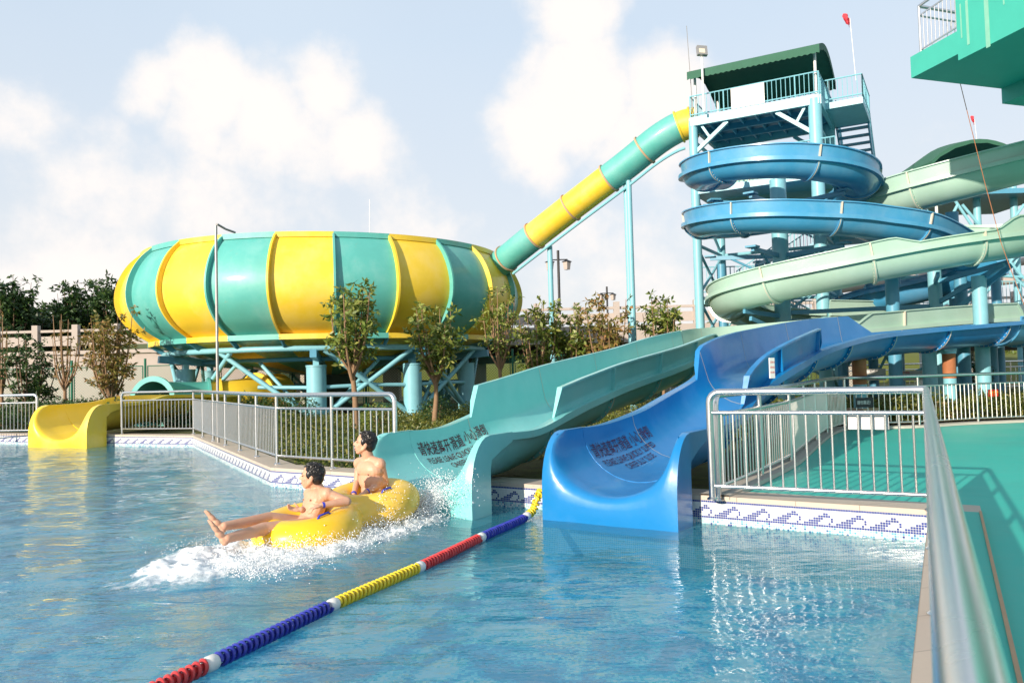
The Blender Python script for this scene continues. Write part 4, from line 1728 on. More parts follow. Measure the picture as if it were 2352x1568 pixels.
for c_, m_ in ((0.0, 'teal'), (.46, 'teal'), (.50, 'bowl_yellow'), (.78, 'bowl_yellow')):
    i = min(nX - 1, int(c_ * nX))
    d = (xp[i + 1] - xp[i]).normalized() * .04
    mb = MB()
    t_ = d.normalized()
    sd_ = t_.cross(V((0, 0, 1))).normalized()
    up = sd_.cross(t_)
    rws = []
    for (rr2, q) in ((.76, -1), (.94, -1), (.94, 1), (.76, 1)):
        rws.append([xp[i] + d * q + (sd_ * math.cos(2 * math.pi * k / 36) + up * math.sin(2 * math.pi * k / 36)) * rr2 for k in range(36)])
    mb.grid(rws, cu=True, cv=True)
    mb.build('tube_flange', M[m_], yel, 40)

# ------------------------------------------------------------ riders, raft, splash
def zraft(s):
    return .20 + .0 * s


raft = thing('double_tube', (RAFT_B.x, RAFT_B.y, 0), 'yellow inflatable double ring skimming the water under two riders', 'inflatable ring')
mb = MB()
ax3 = V((raxis.x, raxis.y, -.12)).normalized()
sd_ = V((-raxis.y, raxis.x, 0))
up3 = ax3.cross(sd_) * (1 if ax3.cross(sd_).z > 0 else -1)
cf, cbk = V((RAFT_F.x, RAFT_F.y, .14)), V((RAFT_B.x, RAFT_B.y, .255))
for c_ in (cf, cbk):
    rows = []
    for i in range(48):
        a_ = 2 * math.pi * i / 48
        d = ax3 * math.cos(a_) + sd_ * math.sin(a_)
        rows.append([c_ + d * (.365 + .195 * math.cos(2 * math.pi * k / 20)) + up3 * (.19 * math.sin(2 * math.pi * k / 20)) for k in range(20)])
    mb.grid(rows, cu=True, cv=True)
mid_ = (cf + cbk) / 2
for sg in (-1, 1):
    mb.tube([mid_ + sd_ * sg * .24 + ax3 * q for q in (-.42, -.2, 0, .2, .42)], .15, 18, rs=[.09, .135, .145, .135, .09])
ro = mb.build('tmp', M['raft'], raft)


def remesh(o, vox, smooth_it=6, name=None, fac=.5):
    m_ = o.modifiers.new('r', 'REMESH')
    m_.mode = 'VOXEL'
    m_.voxel_size = vox
    m2 = o.modifiers.new('s', 'SMOOTH')
    m2.iterations = smooth_it
    m2.factor = fac
    dg = bpy.context.evaluated_depsgraph_get()
    dg.update()
    me = bpy.data.meshes.new_from_object(o.evaluated_get(dg))
    me.materials.clear()
    for x in o.data.materials:
        me.materials.append(x)
    o.modifiers.clear()
    o.data = me
    me.shade_smooth()
    if name:
        off_ = WL[o.name]
        o.name = name
        WL[o.name] = off_
    return o


remesh(ro, .022, 10, 'ring_body')
nsg = 1 if sd_.y < 0 else -1
for c_, sg in ((cf, nsg), (cbk, nsg)):
    p = c_ - sd_ * 0 + up3 * .178 + sd_ * sg * .35 + ax3 * .10
    MB().tube([p - ax3 * .09, p - ax3 * .06 + up3 * .028, p + ax3 * .06 + up3 * .028, p + ax3 * .09], .011, 8).build('handle', M['band_blue'], raft)


def limb(mb, pts, rs, n_=14):
    for (a_, b_), (ra, rb_) in zip(zip(pts, pts[1:]), zip(rs, rs[1:])):
        a_, b_ = V(a_), V(b_)
        k = 5
        mb.tube([a_.lerp(b_, i / k) for i in range(k + 1)], ra, n_, rs=[ra + (rb_ - ra) * i / k for i in range(k + 1)])
    for p, r_ in zip(pts, rs):
        mb.sphere(p, r_ * .995, n_, 10)


def hand(mb, w0, d, pal, spread, curl=.9, s=1.0, thumb_up=1):
    """w0 wrist, d hand direction, pal palm normal (towards what is gripped)"""
    d, pal = V(d).normalized(), V(pal)
    pal = (pal - d * pal.dot(d)).normalized()
    sdv = d.cross(pal).normalized()
    rot = Matrix((d, sdv, pal)).transposed()
    mb.sphere(V(w0) + d * .045 * s, 1, 12, 8, (.052 * s, .041 * s, .018 * s), rot)
    for k, ln_ in zip((-1.5, -.5, .5, 1.5), (.078, .088, .082, .064)):
        b_ = V(w0) + d * .082 * s + sdv * k * .0205 * s
        ang = 0
        pts_ = [b_ - d * .015]
        cur = b_
        for j in range(3):
            ang += curl * (.35 if j == 0 else .6)
            dd = d * math.cos(ang) + pal * math.sin(ang) + sdv * k * .05 * spread
            cur = cur + dd.normalized() * ln_ * s * (.42, .33, .25)[j]
            pts_.append(cur)
        limb(mb, pts_, [.0098 * s, .0095 * s, .0085 * s, .0075 * s], 8)
    tb = V(w0) + d * .03 * s + sdv * (-.034) * thumb_up * s
    tdir = (d * .7 - sdv * .75 * thumb_up + pal * .45).normalized()
    limb(mb, [tb, tb + tdir * .035 * s, tb + tdir * .035 * s + (tdir + pal * .3 + d * .4).normalized() * .032 * s], [.013 * s, .0115 * s, .009 * s], 8)


def head_build(root, hc_, fwd, upv, s, mb, hairn):
    """adds skull/face volumes to mb (same continuous body); returns children builders"""
    f_ = V(fwd).normalized()
    u_ = V(upv)
    u_ = (u_ - f_ * u_.dot(f_)).normalized()
    r_ = f_.cross(u_).normalized()
    rot = Matrix((f_, r_, u_)).transposed()
    T = lambda x, y, z: V(hc_) + rot @ (V((x, y, z)) * s)
    mb.sphere(T(-.012, 0, .022), 1 * s, 20, 14, (.098, .077, .092), rot)      # skull
    mb.sphere(T(.030, 0, -.035), 1 * s, 18, 12, (.060, .058, .078), rot)      # face
    mb.sphere(T(.048, 0, -.098), 1 * s, 12, 8, (.026, .026, .020), rot)      # chin
    for q in (-1, 1):
        limb(mb, [T(.0, q * .055, -.045), T(.045, q * .022, -.095)], [.020 * s, .016 * s], 8)   # jaw
        mb.sphere(T(.058, q * .036, -.030), 1 * s, 10, 8, (.022, .022, .018), rot)   # cheek
        mb.sphere(T(.070, q * .028, .018), 1 * s, 10, 8, (.018, .026, .009), rot)      # brow
        # ear
        mb.sphere(T(-.008, q * .078, -.014), 1 * s, 12, 10, (.019, .007, .031), rot)
    limb(mb, [T(.082, 0, .010), T(.104, 0, -.026)], [.009 * s, .0135 * s], 8)   # nose
    for q in (-1, 1):
        mb.sphere(T(.094, q * .011, -.030), .008 * s, 8, 6)
    mb.sphere(T(.083, 0, -.052), 1 * s, 10, 8, (.012, .022, .007), rot)   # upper lip
    mb.sphere(T(.077, 0, -.080), 1 * s, 10, 8, (.012, .020, .008), rot)   # lower lip

    def kids(body):
        for q in (-1, 1):
            MB().sphere(T(.0805, q * .029, .0005), 1 * s, 10, 6, (.008, .016, .0035), rot).build('eye', M['hair'], body)
            MB().sphere(T(.086, q * .029, .022), 1 * s, 10, 6, (.008, .021, .0038), rot).build('eyebrow', M['hair'], body)
        MB().sphere(T(.0775, 0, -.0655), 1 * s, 12, 8, (.018, .022, .009), rot).build('mouth', M['lip'], body)
        MB().sphere(T(.0815, 0, -.0595), 1 * s, 12, 6, (.016, .019, .004), rot).build('teeth', M['teeth'], body)
        # hair: cap of tufts over a shell
        hb = MB()
        rn = random.Random(hairn)
        hb.sphere(T(-.024, 0, .034), 1 * s, 20, 14, (.098, .084, .094), rot)
        hb.sphere(T(-.050, 0, -.005), 1 * s, 16, 10, (.066, .078, .080), rot)
        for q in (-1, 1):
            hb.sphere(T(.010, q * .066, .022), 1 * s, 10, 8, (.035, .017, .042), rot)
        for _ in range(330):
            a1, a2 = rn.uniform(0, 2 * math.pi), rn.uniform(0, 1)
            zz = a2 ** .7
            dx, dy, dz = math.cos(a1) * math.sqrt(1 - zz * zz), math.sin(a1) * math.sqrt(1 - zz * zz), zz
            if dx > .55 and dz < .62:
                continue
            p = T(-.022 + dx * .094, dy * .081, .030 + dz * .090)
            tip = p + rot @ V((dx * .006 + rn.uniform(-.012, .024), dy * .006 + rn.uniform(-.012, .012), dz * .010 + rn.uniform(-.008, .010))) * s
            hb.tube([p - (tip - p) * .3, p.lerp(tip, .5), tip], .01, 5, rs=[.011 * s, .008 * s, .002 * s])
        hb.build('hair', M['hair'], body, 60)
    return kids


def person(label, hip, chest, neck, headc, face, upv, shL, shR, arms, legs, band, s=1.0, hs=1.0, seed=1, build=1.0, spec=None):
    root = thing('person', (hip[0], hip[1], 0), label, 'person')
    mb = MB()
    hip, chest, neck, headc = V(hip), V(chest), V(neck), V(headc)
    shL, shR = V(shL), V(shR)
    across = (shL - shR).normalized()
    tor = (chest - hip).normalized()
    frn = across.cross(tor).normalized()
    rot = Matrix((across, frn, tor)).transposed()
    b_ = build
    mb.sphere(hip, 1, 18, 12, (.155 * b_, .115 * b_, .12), rot)
    mb.sphere(hip.lerp(chest, .38), 1, 18, 12, (.132 * b_, .09 * b_, .14), rot)
    mb.sphere(hip.lerp(chest, .72), 1, 18, 12, (.15 * b_, .098 * b_, .14), rot)
    mb.sphere(chest + tor * .01, 1, 18, 12, (.165 * b_, .10 * b_, .12), rot)
    fs = 1 if frn.dot(V(face)) > 0 else -1
    for q in (-1, 1):
        mb.sphere(chest + across * q * .075 * b_ + frn * fs * .040 - tor * .01, 1, 12, 8, (.080, .052, .062), rot)    # pectorals
        sh = shL if q > 0 else shR
        limb(mb, [neck - tor * .01, sh], [.055, .058 * b_], 12)
        mb.sphere(sh, .062 * b_, 12, 10)
    limb(mb, [chest + tor * .05, neck, headc - V(upv).normalized() * .03 * hs - V(face).normalized() * .012], [.075, .056 * b_, .055 * b_])
    kids = head_build(root, headc, face, upv, hs, mb, seed)
    for pts_, rs_, hd in arms:
        limb(mb, pts_, rs_)
        if hd:
            hand(mb, *hd)
    for pts_, rs_, foot in legs:
        limb(mb, pts_, rs_)
        if foot:
            an, toe, side_ = V(foot[0]), V(foot[1]), V(foot[2])
            fd = (toe - an)
            ln_ = fd.length
            fd.normalize()
            sole = V(foot[3]).normalized()
            mb.sphere(an + sole * .035 - fd * .018, .036, 10, 8)
            rows_ = []
            for q, wd_, ht in ((0, .034, .04), (.3, .036, .036), (.6, .043, .027), (.8, .046, .02)):
                rows_.append((an + fd * (ln_ * q) + sole * (.030 * (1 - q * .2)), wd_, ht))
            rt = Matrix((fd, fd.cross(sole).normalized(), sole)).transposed()
            for c_, wd_, ht in rows_:
                mb.sphere(c_, 1, 10, 8, (.05, wd_, ht), rt)
            for k in range(5):
                b0_ = an + fd * (ln_ * .8) + fd.cross(sole).normalized() * ((k - 2) * .0185) + sole * .026
                limb(mb, [b0_, b0_ + fd * (.045 - .004 * abs(k - 1))], [.0125 if k else .015, .0095 if k else .013], 8)
    body = mb.build('tmpb', M['skin'], root)
    remesh(body, .0065, 5, 'body')
    kids(body)
    for wv in band:
        c_, d_ = V(wv[0]), V(wv[1]).normalized()
        MB().tube([c_ - d_ * .013, c_ + d_ * .013], wv[2], 16).build('wristband', M['band_blue'], body)
    if spec:
        spec(root, body, rot, hip, chest, across, frn * fs, tor)
    return root


def trunks(root, body, rot, hip, chest, across, frn, tor):
    MB().sphere(hip - tor * .03, 1, 20, 12, (.172, .13, .10), rot).build('swim_trunks', M['trunks'], body, 60)
    for q in (-1, 1):
        MB().sphere(chest + across * q * .085 + frn * .100 - tor * .035, 1, 8, 6, (.011, .006, .011), rot).build('nipple', M['areola'], body)


ax = V((raxis.x, raxis.y, 0))
left3 = V((ax.y * -1, ax.x, 0))     # rider's left when facing along the axis
if left3.y > 0:
    left3 = -left3               # nearer the camera
# front rider
hipF = V((RAFT_F.x, RAFT_F.y, .17)) + ax * .0
headF = at(716, 1093, 8.18)
neckF = at(733, 1125, 8.22)
chestF = hipF.lerp(neckF, .72)
hd = (V((-1, -.10, .10))).normalized()
shLF = at(752, 1134, 8.04)
shRF = at(712, 1133, 8.36)
elLF = at(797, 1151, 8.02)
wrLF = at(739, 1160, 7.86)
elRF = at(716, 1166, 8.40)
wrRF = at(692, 1170, 8.02)
ankA = at(515, 1208, 7.42)
ankB = at(522, 1236, 7.22)
knA = at(618, 1190, 7.86)
knB = at(606, 1214, 7.62)
person('front rider on the yellow ring, bare chest, mouth open, legs stretched out ahead', hipF, chestF, neckF, headF, hd, V((.1, 0, 1)), shLF, shRF,
       [([shLF, elLF, wrLF], [.058, .046, .030], (wrLF, (wrLF - elLF) + V((0, 0, -.03)), (0, 0, -1), .4, .8, 1.0, 1)),
        ([shRF, elRF, wrRF], [.055, .045, .030], (wrRF, V((-1, -.25, .12)), (.2, -.3, .9), .5, .9, 1.0, -1))],
       [([hipF - left3 * .09, knA, ankA], [.095, .064, .042], (ankA, ankA + V((-.14, -.03, .17)), left3, V((-.62, -.45, -.45)))),
        ([hipF + left3 * .09, knB, ankB], [.095, .064, .042], (ankB, ankB + V((-.11, -.07, .19)), left3, V((-.75, -.5, -.35))))],
       [(wrLF.lerp(elLF, .06), wrLF - elLF, .031), (wrRF.lerp(elRF, .1), wrRF - elRF, .031)], seed=3, hs=1.12, build=1.12, spec=trunks)
# rear rider
hipB = V((RAFT_B.x, RAFT_B.y, .22)) - ax * .06
headB = at(838, 1018, 8.95)
neckB = at(846, 1052, 8.98)
chestB = hipB.lerp(neckB, .74)
shLB = at(872, 1066, 8.90)
shRB = at(826, 1064, 9.14)
elLB = at(884, 1108, 8.96)
wrLB = at(840, 1130, 8.70)
elRB = at(820, 1106, 9.10)
wrRB = at(812, 1136, 8.88)
person('rear rider on the yellow ring, bare chest, head tilted back, eyes shut', hipB, chestB, neckB, headB, V((-1, -.18, .22)), V((.25, 0, 1)), shLB, shRB,
       [([shLB, elLB, wrLB], [.062, .048, .032], (wrLB, (wrLB - elLB) + V((-.02, 0, -.03)), (0, 0, -1), .4, .8, 1.0, 1)),
        ([shRB, elRB, wrRB], [.050, .040, .028], (wrRB, V((-.3, -.5, -.2)), (0, 0, -1), .4, .8, 1.0, -1))],
       [([hipB - left3 * .09, hipB + ax * .40 - left3 * .16 + V((0, 0, .10)), hipB + ax * .72 - left3 * .2 + V((0, 0, -.05))], [.088, .062, .05], None),
        ([hipB + left3 * .09, hipB + ax * .40 + left3 * .16 + V((0, 0, .08)), hipB + ax * .72 + left3 * .2 + V((0, 0, -.05))], [.088, .062, .05], None)],
       [(wrLB.lerp(elLB, .08), wrLB - elLB, .033), (wrRB.lerp(elRB, .08), wrRB - elRB, .032)], seed=8, hs=1.12, build=1.18, spec=trunks)

# splash: low churned mound of foam round the ring plus droplets
mb = MB()
foamv = []
cR = (RAFT_F + RAFT_B) / 2
perp = V((-raxis.y, raxis.x))
if perp.y > 0:
    perp = -perp
na_, nb_ = 210, 130
for i in range(na_ + 1):
    for j in range(nb_ + 1):
        a_ = -1.35 + 4.35 * i / na_
        b_ = -1.45 + 2.75 * j / nb_
        p = cR + raxis * a_ + perp * b_
        # band: V shaped bow wave opening to the front
        e = math.exp(-((b_ - (.45 + .10 * a_)) / .34) ** 2) * (1 if a_ < .9 else math.exp(-((a_ - .9) / .75) ** 2)) * (1 if a_ > -.9 else math.exp(-((a_ + .9) / .3) ** 2))
        e2 = math.exp(-((b_ + .45) / .25) ** 2) * math.exp(-((a_ - .3) / .9) ** 2) * .6
        e3 = .98 * math.exp(-(max(0, math.hypot((a_ - 1.45) / 1.0, (b_ + .05) / .72) - .45) / .42) ** 2)
        c_ = max(e, e2, e3)
        nzv = noise.fractal(V((p.x * 5, p.y * 5, 1.3)), 1.0, 2.1, 5)
        z = -.012 + c_ * (.08 + .07 * nzv) + .012 * noise.noise(V((p.x * 17, p.y * 17, 0))) * c_ + wake(p.x, p.y) * .6
        mb.v.append((p.x, p.y, z))
        foamv.append(c_)
for i in range(na_):
    for j in range(nb_):
        k = i * (nb_ + 1) + j
        if max(foamv[k], foamv[k + 1], foamv[k + nb_ + 1]) > .12:
            mb.f.append((k, k + 1, k + nb_ + 2, k + nb_ + 1))
            mb.mi.append(0)
fo = mb.build('foam', M['foam'], None, 180)
at__ = fo.data.attributes.new('foam', 'FLOAT', 'POINT')
at__.data.foreach_set('value', [min(1, f * 1.25) for f in foamv])
fo['kind'] = 'stuff'


def droplets(name, n_, gen):
    # small octahedra, stretched along their flight
    base = np.array([(1, 0, 0), (-1, 0, 0), (0, 1, 0), (0, -1, 0), (0, 0, 1), (0, 0, -1)], float)
    fa = np.array([(0, 2, 4), (2, 1, 4), (1, 3, 4), (3, 0, 4), (2, 0, 5), (1, 2, 5), (3, 1, 5), (0, 3, 5)])
    pts_ = np.array([gen(k) for k in range(n_)])
    vs = (base[None] * pts_[:, None, 3:4] * np.array([1.0, 1.0, 1.25]) + pts_[:, None, :3]).reshape(-1, 3)
    fs = (fa[None] + (np.arange(n_) * 6)[:, None, None]).reshape(-1, 3)
    me = bpy.data.meshes.new(name)
    me.from_pydata(vs.tolist(), [], fs.tolist())
    me.materials.append(M['drop'])
    me.shade_smooth()
    o = bpy.data.objects.new(name, me)
    COL.objects.link(o)
    o['kind'] = 'stuff'
    return o


rd = random.Random(5)


def gdrop(k):
    q = rd.random()
    if q < .40:      # fan thrown up at the back near side
        th = rd.gauss(0, .55)
        e = min(.62, abs(rd.gauss(0, .30)))
        src = cR - raxis * .85 + perp * .36
        d = V((perp.x * .35 - raxis.x * .5, perp.y * .35 - raxis.y * .5))
        p = src + d * e * (1 + th * .4) + V((d.y, -d.x)) * th * e * 1.0
        arm = int(rd.random() * 7)
        z = .05 + e * (1.5 - e * .8) * (.55 + .25 * math.sin(arm * 2.1)) + rd.gauss(0, .035)
        return (p.x + rd.gauss(0, .03), p.y + rd.gauss(0, .03), max(.0, z), rd.choice((.0025, .003, .004, .0065)) * (1.15 - e * .4))
    if q < .8:     # spray skirt along the near side and bow
        a_ = rd.uniform(-1.1, 1.9)
        b_ = .38 + .10 * a_ + rd.gauss(0, .22)
        p = cR + raxis * a_ + perp * b_
        z = .04 + abs(rd.gauss(0, .07))
        return (p.x, p.y, z, rd.choice((.0025, .0035, .005, .007)))
    if q < .9:
        p = cR + raxis * rd.uniform(-.9, -.1) + perp * (.42 + rd.gauss(0, .06))
        z = .1 + abs(rd.gauss(0, .14))
        return (p.x, p.y, z, rd.choice((.003, .004, .006)))
    p = cR + raxis * rd.uniform(.4, 1.7) + perp * rd.gauss(-.1, .4)
    return (p.x, p.y, .03 + abs(rd.gauss(0, .06)), rd.choice((.003, .004, .005)))


droplets('spray', 24000, gdrop)

# ------------------------------------------------------------ lane rope
rope = thing('lane_rope', (*xy(gr(1250, 1115, .3)), .0), 'floating lane rope of coiled plastic in red, blue and yellow lengths', 'lane rope')
rl = [gr(330, 1610, .0), gr(490, 1534, .0), gr(770, 1397, .0), gr(968, 1309, 0), gr(1108, 1240, 0), gr(1213, 1190, .02), at(1236, 1146, 9.05), at(1249, 1120, 9.32)]
rl = [p + V((0, 0, .035)) for p in rl]
RP, RL = resample(spline(rl, 10), .012)
marks = []
accd = 0
uvs = []


def nearest(u_, v_):
    best, bi = 1e9, 0
    for i, p in enumerate(RP):
        d = p - CAM
        x = d.dot(_R) / d.dot(_f) * FPX + 1176
        y = 784 - d.dot(_U) / d.dot(_f) * FPX
        e = (x - u_) ** 2 + (y - v_) ** 2
        if e < best:
            best, bi = e, i
    return bi


ends_ = [nearest(*q) for q in ((330, 1610), (490, 1534), (770, 1397), (968, 1309), (1108, 1240), (1213, 1190), (1249, 1125))]
cols_ = ['rope_red', 'rope_blue', 'rope_yellow', 'rope_red', 'rope_blue', 'rope_yellow']
for k in range(6):
    i0, i1 = ends_[k] + 4, ends_[k + 1] - 4
    seg = RP[i0:i1]
    if len(seg) < 8:
        continue
    hel = []
    fr_ = frames(seg)
    turn = .05
    for i, (p, t_, s_2, up) in enumerate(fr_):
        for sub in range(3):
            ph = 2 * math.pi * ((i + sub / 3) * .012 / turn)
            q = p + t_ * (.004 * sub)
            hel.append(q + (s_2 * math.cos(ph) + up * math.sin(ph)) * .038)
    MB().tube(hel, .0125, 6).build('coil', M[cols_[k]], rope, 60)
    MB().tube([p for p in seg[::4]] + [seg[-1]], .022, 8).build('core', M[cols_[k]], rope, 60)
for i in ends_[1:6]:
    a_, b_ = RP[max(0, i - 4)], RP[min(len(RP) - 1, i + 4)]
    MB().tube([a_, a_.lerp(b_, .2), a_.lerp(b_, .8), b_], .046, 16, rs=[.036, .047, .047, .036]).build('float_collar', M['rope_white'], rope, 50)
kp = at(1253, 1106, 9.36)
mb = MB()
rk_ = random.Random(2)
for _ in range(9):
    rx = Matrix.Rotation(rk_.uniform(0, 3), 3, 'X') @ Matrix.Rotation(rk_.uniform(0, 3), 3, 'Y')
    mb.tube([kp + rx @ V((.04 * math.cos(2 * math.pi * k / 14), .04 * math.sin(2 * math.pi * k / 14), rk_.uniform(-.006, .006))) for k in range(14)], .004, 5, closed=True)
mb.tube([RP[-1], kp], .004, 5)
mb.build('end_loop', M['rope_yellow'], rope)

# ------------------------------------------------------------ signs
sgn_ = at(1994, 965, 15.6)


def board(name, u, v, Y, w_, h_, mat, label, cat, rz, lines=(), tmat=None, thick=.015):
    p = at(u, v, Y)
    root = thing(name, p, label, cat)
    MB().box(p, (w_, thick, h_), rz=rz).build('board', mat, root, 0)
    rx = V((math.cos(rz), math.sin(rz), 0))
    nn_ = V((math.sin(rz), -math.cos(rz), 0))
    if lines:
        def fn(x, y):
            return p + rx * x + V((0, 0, y)) + nn_ * (thick / 2 + .003)
        decal(root, lines, fn, tmat, 'lettering')
    return root


cs = curve
kq = (1996 - 1176) / 1800
wd_ = (Fc - F1).normalized()
tq = (kq * F1.y - F1.x) / (wd_.x - kq * wd_.y)
yq = (F1 + wd_ * tq).y + .09
board('notice_board', 1994, 966, yq, .36, .165, M['white'], 'blank white board hung behind the bars of the near railing', 'sign', math.atan2(wd_.y, wd_.x), thick=.008)
board('warning_sign', 1986, 924, 16.05, .36, .20, M['black'], 'black warning sign with white characters on the back railing', 'sign', R(2), [('请勿靠近!', .085, -.165, -.03, 0, .78)], M['white'])
board('warning_sign', 2282, 902, 17.9, .26, .16, M['sign_red'], 'small red sign with yellow characters on the back railing at far right', 'sign', R(8), [('请勿攀爬', .05, -.045, .0, 0, .8), ('No climbing', .028, -.045, -.045, 0, .9), ('▣', .1, -.125, -.035, 0, .9)], M['sign_yellow'])
board('rules_sign', 1773, 845, 10.75, .10, .28, M['white'], 'small white sign with rows of red characters hung on the blue slide side', 'sign', R(32),
      [('注意安全', .03, -.046, .07, 0, .8), ('请勿站立', .03, -.046, .0, 0, .8), ('依次滑行', .03, -.046, -.07, 0, .8)], M['sign_red'])
board('safety_board', 2008, 860, 25.5, .75, .38, M['white'], 'white board with faint print on the far railing left of the rusty column', 'sign', 0, [('温馨提示', .08, -.16, .09, 0, 1)], M['black'])
board('safety_board', 2095, 862, 25.5, 1.1, .32, M['white'], 'wide pale board on the far railing between the two rusty columns', 'sign', 0, [('游客须知', .08, -.4, .07, 0, 1)], M['sign_red'])

# goose-neck pole by the bowl
gp = gr(502, 1000, .25)
px_ = at(500, 900, 17.5)
zt_ = at(492, 518, 17.5).z
pole = thing('spray_pole', (px_.x, px_.y, .2), 'tall thin grey pole with a bent arm standing before the bowl', 'pole')
MB().tube([(px_.x, px_.y, .2), (px_.x, px_.y, zt_)], .032, 12).build('post', M['grey_steel'], pole)
e = at(540, 534, 18.0)
MB().tube([(px_.x, px_.y, zt_ - .02), (px_.x + .03, px_.y, zt_ + .03), V((px_.x, px_.y, zt_)).lerp(e, .5), e], .025, 10).build('arm', M['grey_steel'], pole)
MB().tube([at(849, 530, 41), at(849, 458, 41)], .03, 6)
rod = MB().tube([at(849, 560, 41), at(849, 458, 41)], .02, 6).build('aerial_rod', M['white'], None)
tag(rod, 'thin white rod rising behind the middle of the striped bowl', 'rod')


def street_lamp(u, v0, v1, Y, label, s=1.0):
    p = at(u, v1, Y)
    top = at(u, v0, Y)
    root = thing('street_lamp', (p.x, p.y, .2), label, 'street lamp', 'street lamps on the viaduct')
    MB().tube([(p.x, p.y, 2), (p.x, p.y, top.z)], .08 * s, 10).build('pole', M['black'], root)
    z = top.z - .55 * s
    MB().tube([(p.x - .55 * s, p.y, z), (p.x + .55 * s, p.y, z)], .035 * s, 8).build('crossarm', M['black'], root)
    for q in (-.5, .5):
        lb = MB()
        x = p.x + q * s
        lb.lathe([(.02, .0), (.30 * s, -.12 * s), (.30 * s, -.15 * s)], (x, p.y, z), 4)
        l2 = lb.build('lantern', M['black'], root, 0)
        MB().lathe([(.24 * s, -.15 * s), (.18 * s, -.6 * s), (0, -.6 * s)], (x, p.y, z), 4).build('lantern_glass', M['stone'], l2, 0)
    return root


street_lamp(1288, 575, 800, 46, 'tall black street lamp with two lanterns right of the bowl', 1.0)
street_lamp(1398, 658, 800, 75, 'smaller distant black street lamp with two lanterns near the tower', 1.15)

# ------------------------------------------------------------ viaduct behind
zp = at(200, 752, 42).z
via = thing('viaduct', (0, 42, .2), 'pale stone viaduct with carved balustrade running behind the slides', 'bridge')
zd = at(200, 812, 42).z
MB().box((-30, 43.5, (zd + .2) / 2), (33, .6, zd - .2)).build('retaining_wall', M['stone'], via, 0)
MB().box((15.5, 44, at(1400, 768, 42).z - .0), (58, 5, .9)).build('deck_fascia', M['stone'], via, 0)
MB().box((15.5, 45.5, at(1400, 768, 42).z - .9), (58, 3, .9)).build('girder', M['darkc'], via, 0)
for x in (-12, -7, -2, 2.5, 5, 9, 14, 19, 26, 34):
    MB().box((x, 45.5, 1.4), (.9, 1.2, 2.6)).build('pier', M['concrete'], via, 0)
bal = MB()
for (x0_, x1_, zb0) in ((-46, -14, zd), (-14, 44, at(1400, 760, 42).z)):
    top_ = zb0 + (zp - zd) * (1 if x0_ < -10 else .72)
    x = x0_
    while x < x1_:
        pm_ = MB().box((x, 43.1, (zb0 + top_ + .25) / 2), (.32, .32, top_ + .25 - zb0))
        pm_.build('balustrade_post', M['stone'], via, 0)
        pn_ = MB()
        pn_.box((x + 1.1, 43.15, top_ - .08), (1.9, .16, .14))
        pn_.box((x + 1.1, 43.15, zb0 + .55 * (top_ - zb0)), (1.9, .10, .38 * (top_ - zb0)))
        pn_.box((x + 1.1, 43.15, zb0 + .12), (1.9, .2, .2))
        pn_.build('balustrade_panel', M['stone'], via, 0)
        x += 2.2
hill = MB()
hill.grid([[V((x, 56 + 6 * q, .2 + 3.2 * q ** .6 + .5 * noise.noise(V((x * .3, q * 3, 0))))) for x in range(-60, 91, 2)] for q in (0, .3, .6, 1, 2)])
struct(hill.build('embankment', M['hedge'], smooth=60))

# green chain-link fence
gf = thing('mesh_fence', at(100, 900, 32), 'dark green chain-link fence in front of the viaduct wall', 'fence')
zt_ = 2.35
fm = NT('chain_link')
co = fm.coord('Object')
sx_ = fm.n('ShaderNodeSeparateXYZ')
fm.l(co, sx_.inputs[0])
g_ = None
for a_, b_ in ((1, 1), (1, -1)):
    v_ = fm.math('ADD', fm.math('MULTIPLY', sx_.outputs['X'], 9.0 * a_), fm.math('MULTIPLY', sx_.outputs['Z'], 9.0 * b_))
    e_ = fm.math('LESS_THAN', fm.math('ABSOLUTE', fm.math('SUBTRACT', fm.math('FRACT', v_), .5)), .07)
    g_ = e_ if g_ is None else fm.math('MAXIMUM', g_, e_)
fm.set(Base_Color=(.02, .16, .10), Roughness=.5, Alpha=g_)
M['link'] = fm.m
x = -30.0
i = 0
pmesh = MB().tube([(0, 0, .2), (0, 0, zt_ + .3)], .05, 8).mesh('fence_post', (0, 0, 0), M['mesh_green'])
frm = MB()
pan = MB()
while x < 14:
    inst('fence_post', pmesh, (x, 32, 0), gf).location.z = -WL[gf.name].z
    for z in (.45, zt_):
        frm.tube([(x + .1, 32, z), (x + 2.9, 32, z)], .022, 6)
    for xx in (x + .1, x + 2.9):
        frm.tube([(xx, 32, .45), (xx, 32, zt_)], .022, 6)
    pan.add([(x + .1, 32.02, .45), (x + 2.9, 32.02, .45), (x + 2.9, 32.02, zt_), (x + .1, 32.02, zt_)], [(0, 1, 2, 3)])
    x += 3.0
frm.build('frame', M['mesh_green'], gf)
pan.build('mesh_panel', M['link'], gf, 0)
railing([(6, 30), (24, 31)], 'distant steel railing beyond the support columns at the right', z0=.5, posts=2.2, pk=.2, ends=(False, False), n=6, pn=5)


